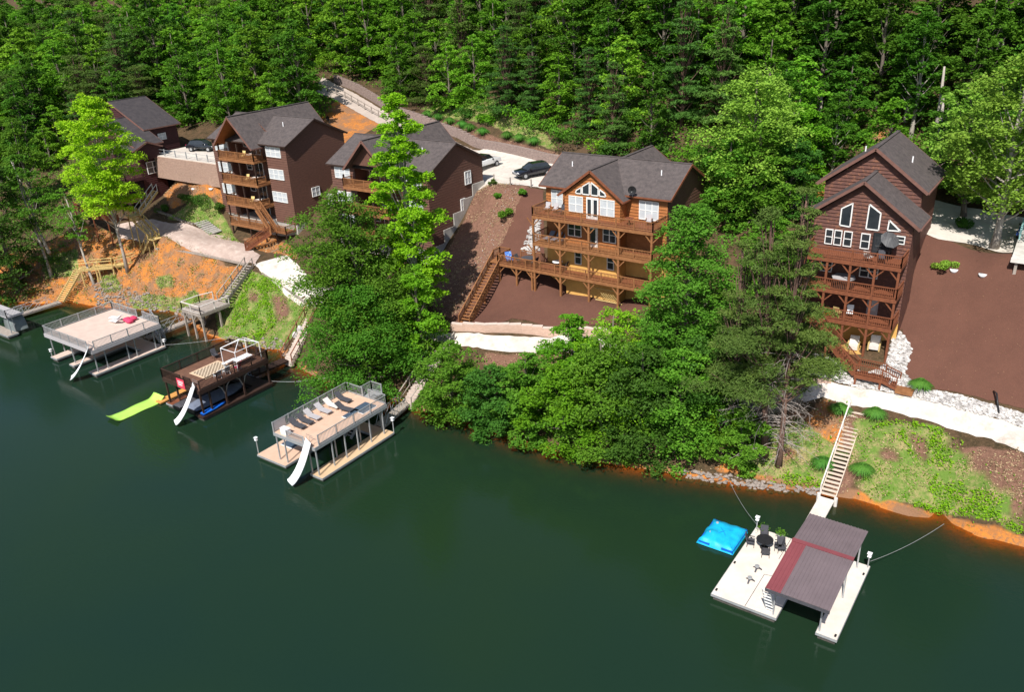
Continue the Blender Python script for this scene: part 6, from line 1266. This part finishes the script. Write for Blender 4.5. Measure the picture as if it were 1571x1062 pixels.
def rtable(name,label,loc,r,m,h=.73,cat='table'):
    o=thing(name,label,cat,loc); MB().tube([(0,0,h-.04),(0,0,h)],r,20).build('table_top',m,o,local=True); MB().tube([(0,0,0),(0,0,h)],.05,8).build('stem',BLACK,o,local=True); return o
rtable('round_table','round white table by the wall on the lowest deck of the cedar cabin',(-44.9,71.2,z2_),.55,PLAST); rtable('round_table','dark table on the left extension of the cedar cabin lowest deck',(-48.4,70.8,z2_),.75,DGREY); rtable('round_table','round table on the right part of the cedar cabin top deck',(-36.3,70.8,z4_),.45,DECKR)
for x,y,r,lb in ((-49.5,70.6,1.5,'left dark chair at the table on the cedar cabin deck extension'),(-47.5,70.7,-1.6,'right dark chair at the table on the cedar cabin deck extension'),(-43.9,71.0,-1.5,'dark chair right of the round white table on the cedar cabin lowest deck')): chair('deck_chair',lb,(x,y,z2_),r,DGREY,BLACK)
o=thing('blue_chair','blue speckled lounge chair at the top of the cedar cabin stairs','chair',(-50.7,70.5,z2_),.8); MB().beam((0,-.5,.35),(0,.2,.35),.7,.12).beam((0,.25,.35),(0,.65,.95),.7,.12).build('cushion',mat('blue_speckled_fabric',(.01,.10,.42),(.35,.5,.7),9,.7,lohi=(.5,.6)),o,local=True); MB().box(-.32,-.45,0,.32,.25,.28).build('base',BLACK,o,local=True)
o=thing('tilted_parasol','tilted dark striped parasol on the top deck of the narrow cabin','parasol',(-12.6,71.2,15.7)); n_=8; m=MB(); c0=Vector((0,0,2.0)); ax=Vector((.45,-.5,.75)).normalized(); q0=ax.orthogonal().normalized(); q1=ax.cross(q0)
R_=[c0+(q0*math.cos(i*math.pi/4)+q1*math.sin(i*math.pi/4))*.8-ax*.18 for i in range(n_)]; m.add([c0+ax*.1]+R_,[(0,1+i,1+(i+1)%n_) for i in range(n_)]); m.build('canopy',mat('charcoal_striped_fabric',(.035,.035,.04),(.12,.12,.12),3,.6,stretch=(8,.2,.2)),o,local=True); MB().tube([(0,0,0),(0,0,2.1)],.025,6).build('pole',BLACK,o,local=True)
chair('deck_chair','dark chair under the tilted parasol on the narrow cabin top deck',(-13.0,70.7,15.7),.3,DGREY,BLACK); chair('deck_chair','striped light chair by the railing of the narrow cabin top deck',(-14.0,70.6,15.7),2.8,CREAM,DECKR)
rtable('grill_table','dark covered grill by the sliding door of the narrow cabin',(-13.3,71.6,15.7),.35,BLACK,1.0,'grill')
hull('kayak','orange kayak stored on the lowest deck of the narrow cabin','kayak',(-17.6,70.6,10.35),math.pi/2,2.4,.6,.28,ORANGE,.08,ORANGE,.5)
chair('deck_chair','white chair on the lowest deck of the narrow cabin near the door',(-15.0,71.2,10.3),.2,PLAST,DECKR); chair('deck_chair','small wooden chair at the rail of the narrow cabin lowest deck',(-15.9,70.8,10.3),2.9,YELW,YELW)
o=thing('hot_tub','dark covered hot tub on the middle deck of the narrow cabin','hot tub',(-15.9,71.2,12.95)); MB().tube([(0,0,0),(0,0,.8)],.95,8).build('tub_shell',DECKB,o,local=True); MB().tube([(0,0,.81),(0,0,.9)],1.0,8).build('tub_cover',LGREY,o,local=True)
for x,lb in ((-14.3,'left one of two cream cushioned patio chairs on the ochre ground terrace of the narrow cabin'),(-12.6,'right one of two cream cushioned patio chairs on the ochre ground terrace of the narrow cabin')):
    o=thing('patio_armchair',' '.join(lb.split()[:16]),'armchair',(x,71.0,T(x,71)+.08),.1,'cream patio chairs under the narrow cabin'); MB().box(-.38,-.4,.12,.38,.4,.45).build('seat',CREAM,o,local=True); MB().beam((0,.38,.3),(0,.6,1.1),.76,.14).build('backrest',CREAM,o,local=True); MB().box(-.5,-.42,0,-.39,.45,.62).box(.39,-.42,0,.5,.45,.62).build('armrests',YELW,o,local=True)
ter=MB().box(-16.8,70.3,7.1,-11.5,72.35,7.43); tag(ter.build('patio_paving',mat('ochre_paving',(.62,.38,.12),(.52,.31,.1),2,.85)),kind='structure')
for x,y,z,r,lb in ((-94.5,71.2,17.45,.2,'chair on the top balcony of the balcony cabin'),(-94.5,71.2,14.3,.3,'chair on the second balcony from the top of the balcony cabin'),(-94.2,71.2,11.25,.3,'chair on the third balcony from the top of the balcony cabin')): chair('deck_chair',lb,(x,y,z),r,YELW,YELW,'balcony cabin chairs')
for z,lb in ((17.45,'round tan table on the top balcony of the balcony cabin'),(14.3,'round tan table on the second balcony from the top'),(11.25,'round tan table on the third balcony from the top')): rtable('round_table',lb,(-92.9,71.2,z),.55,CREAM)
o=thing('bean_bag_set','bright pink cushions piled on the pale beige sun deck','cushions',(-89.9,47.6,3.25))
for k_,(x,y) in enumerate(((0,0),(.75,-.15),(.35,.55))):
    bm=bmesh.new(); bmesh.ops.create_icosphere(bm,subdivisions=3,radius=.45)
    for v in bm.verts: v.co.z*=.6; v.co*=1+.1*math.sin(v.co.x*8+k_)*math.cos(v.co.y*7)
    me=bpy.data.meshes.new('cushion'); bm.to_mesh(me); bm.free(); me.materials.append(PINK); me.shade_smooth(); c_=bpy.data.objects.new('cushion',me); COL.objects.link(c_); c_.parent=o; c_.location=(x,y,.27)
lounger('white chaise lounge beside the pink cushions on the pale beige sun deck',(-91.4,47.2,3.25),math.radians(-75),PLAST,'white loungers on the pale beige sun deck'); lounger('white chaise lounge touching the pink cushions on the pale beige sun deck',(-90.6,46.6,3.25),math.radians(-80),PLAST,'white loungers on the pale beige sun deck',sc=.9)
dish(tuple(hit(506,188)),'black satellite dish standing on the orange slope behind the balcony cabin')
p=hit(240,478); o=MB().tube([(0,0,0),(1.2,.3,.1),(3.0,.2,.02)],[.09,.07,.03],6).build('driftwood_log',YELW,smooth=True); o.location=(p.x,p.y-1.6,.08); o['label']='pale driftwood pole floating by the clay bank'; o['category']='log'
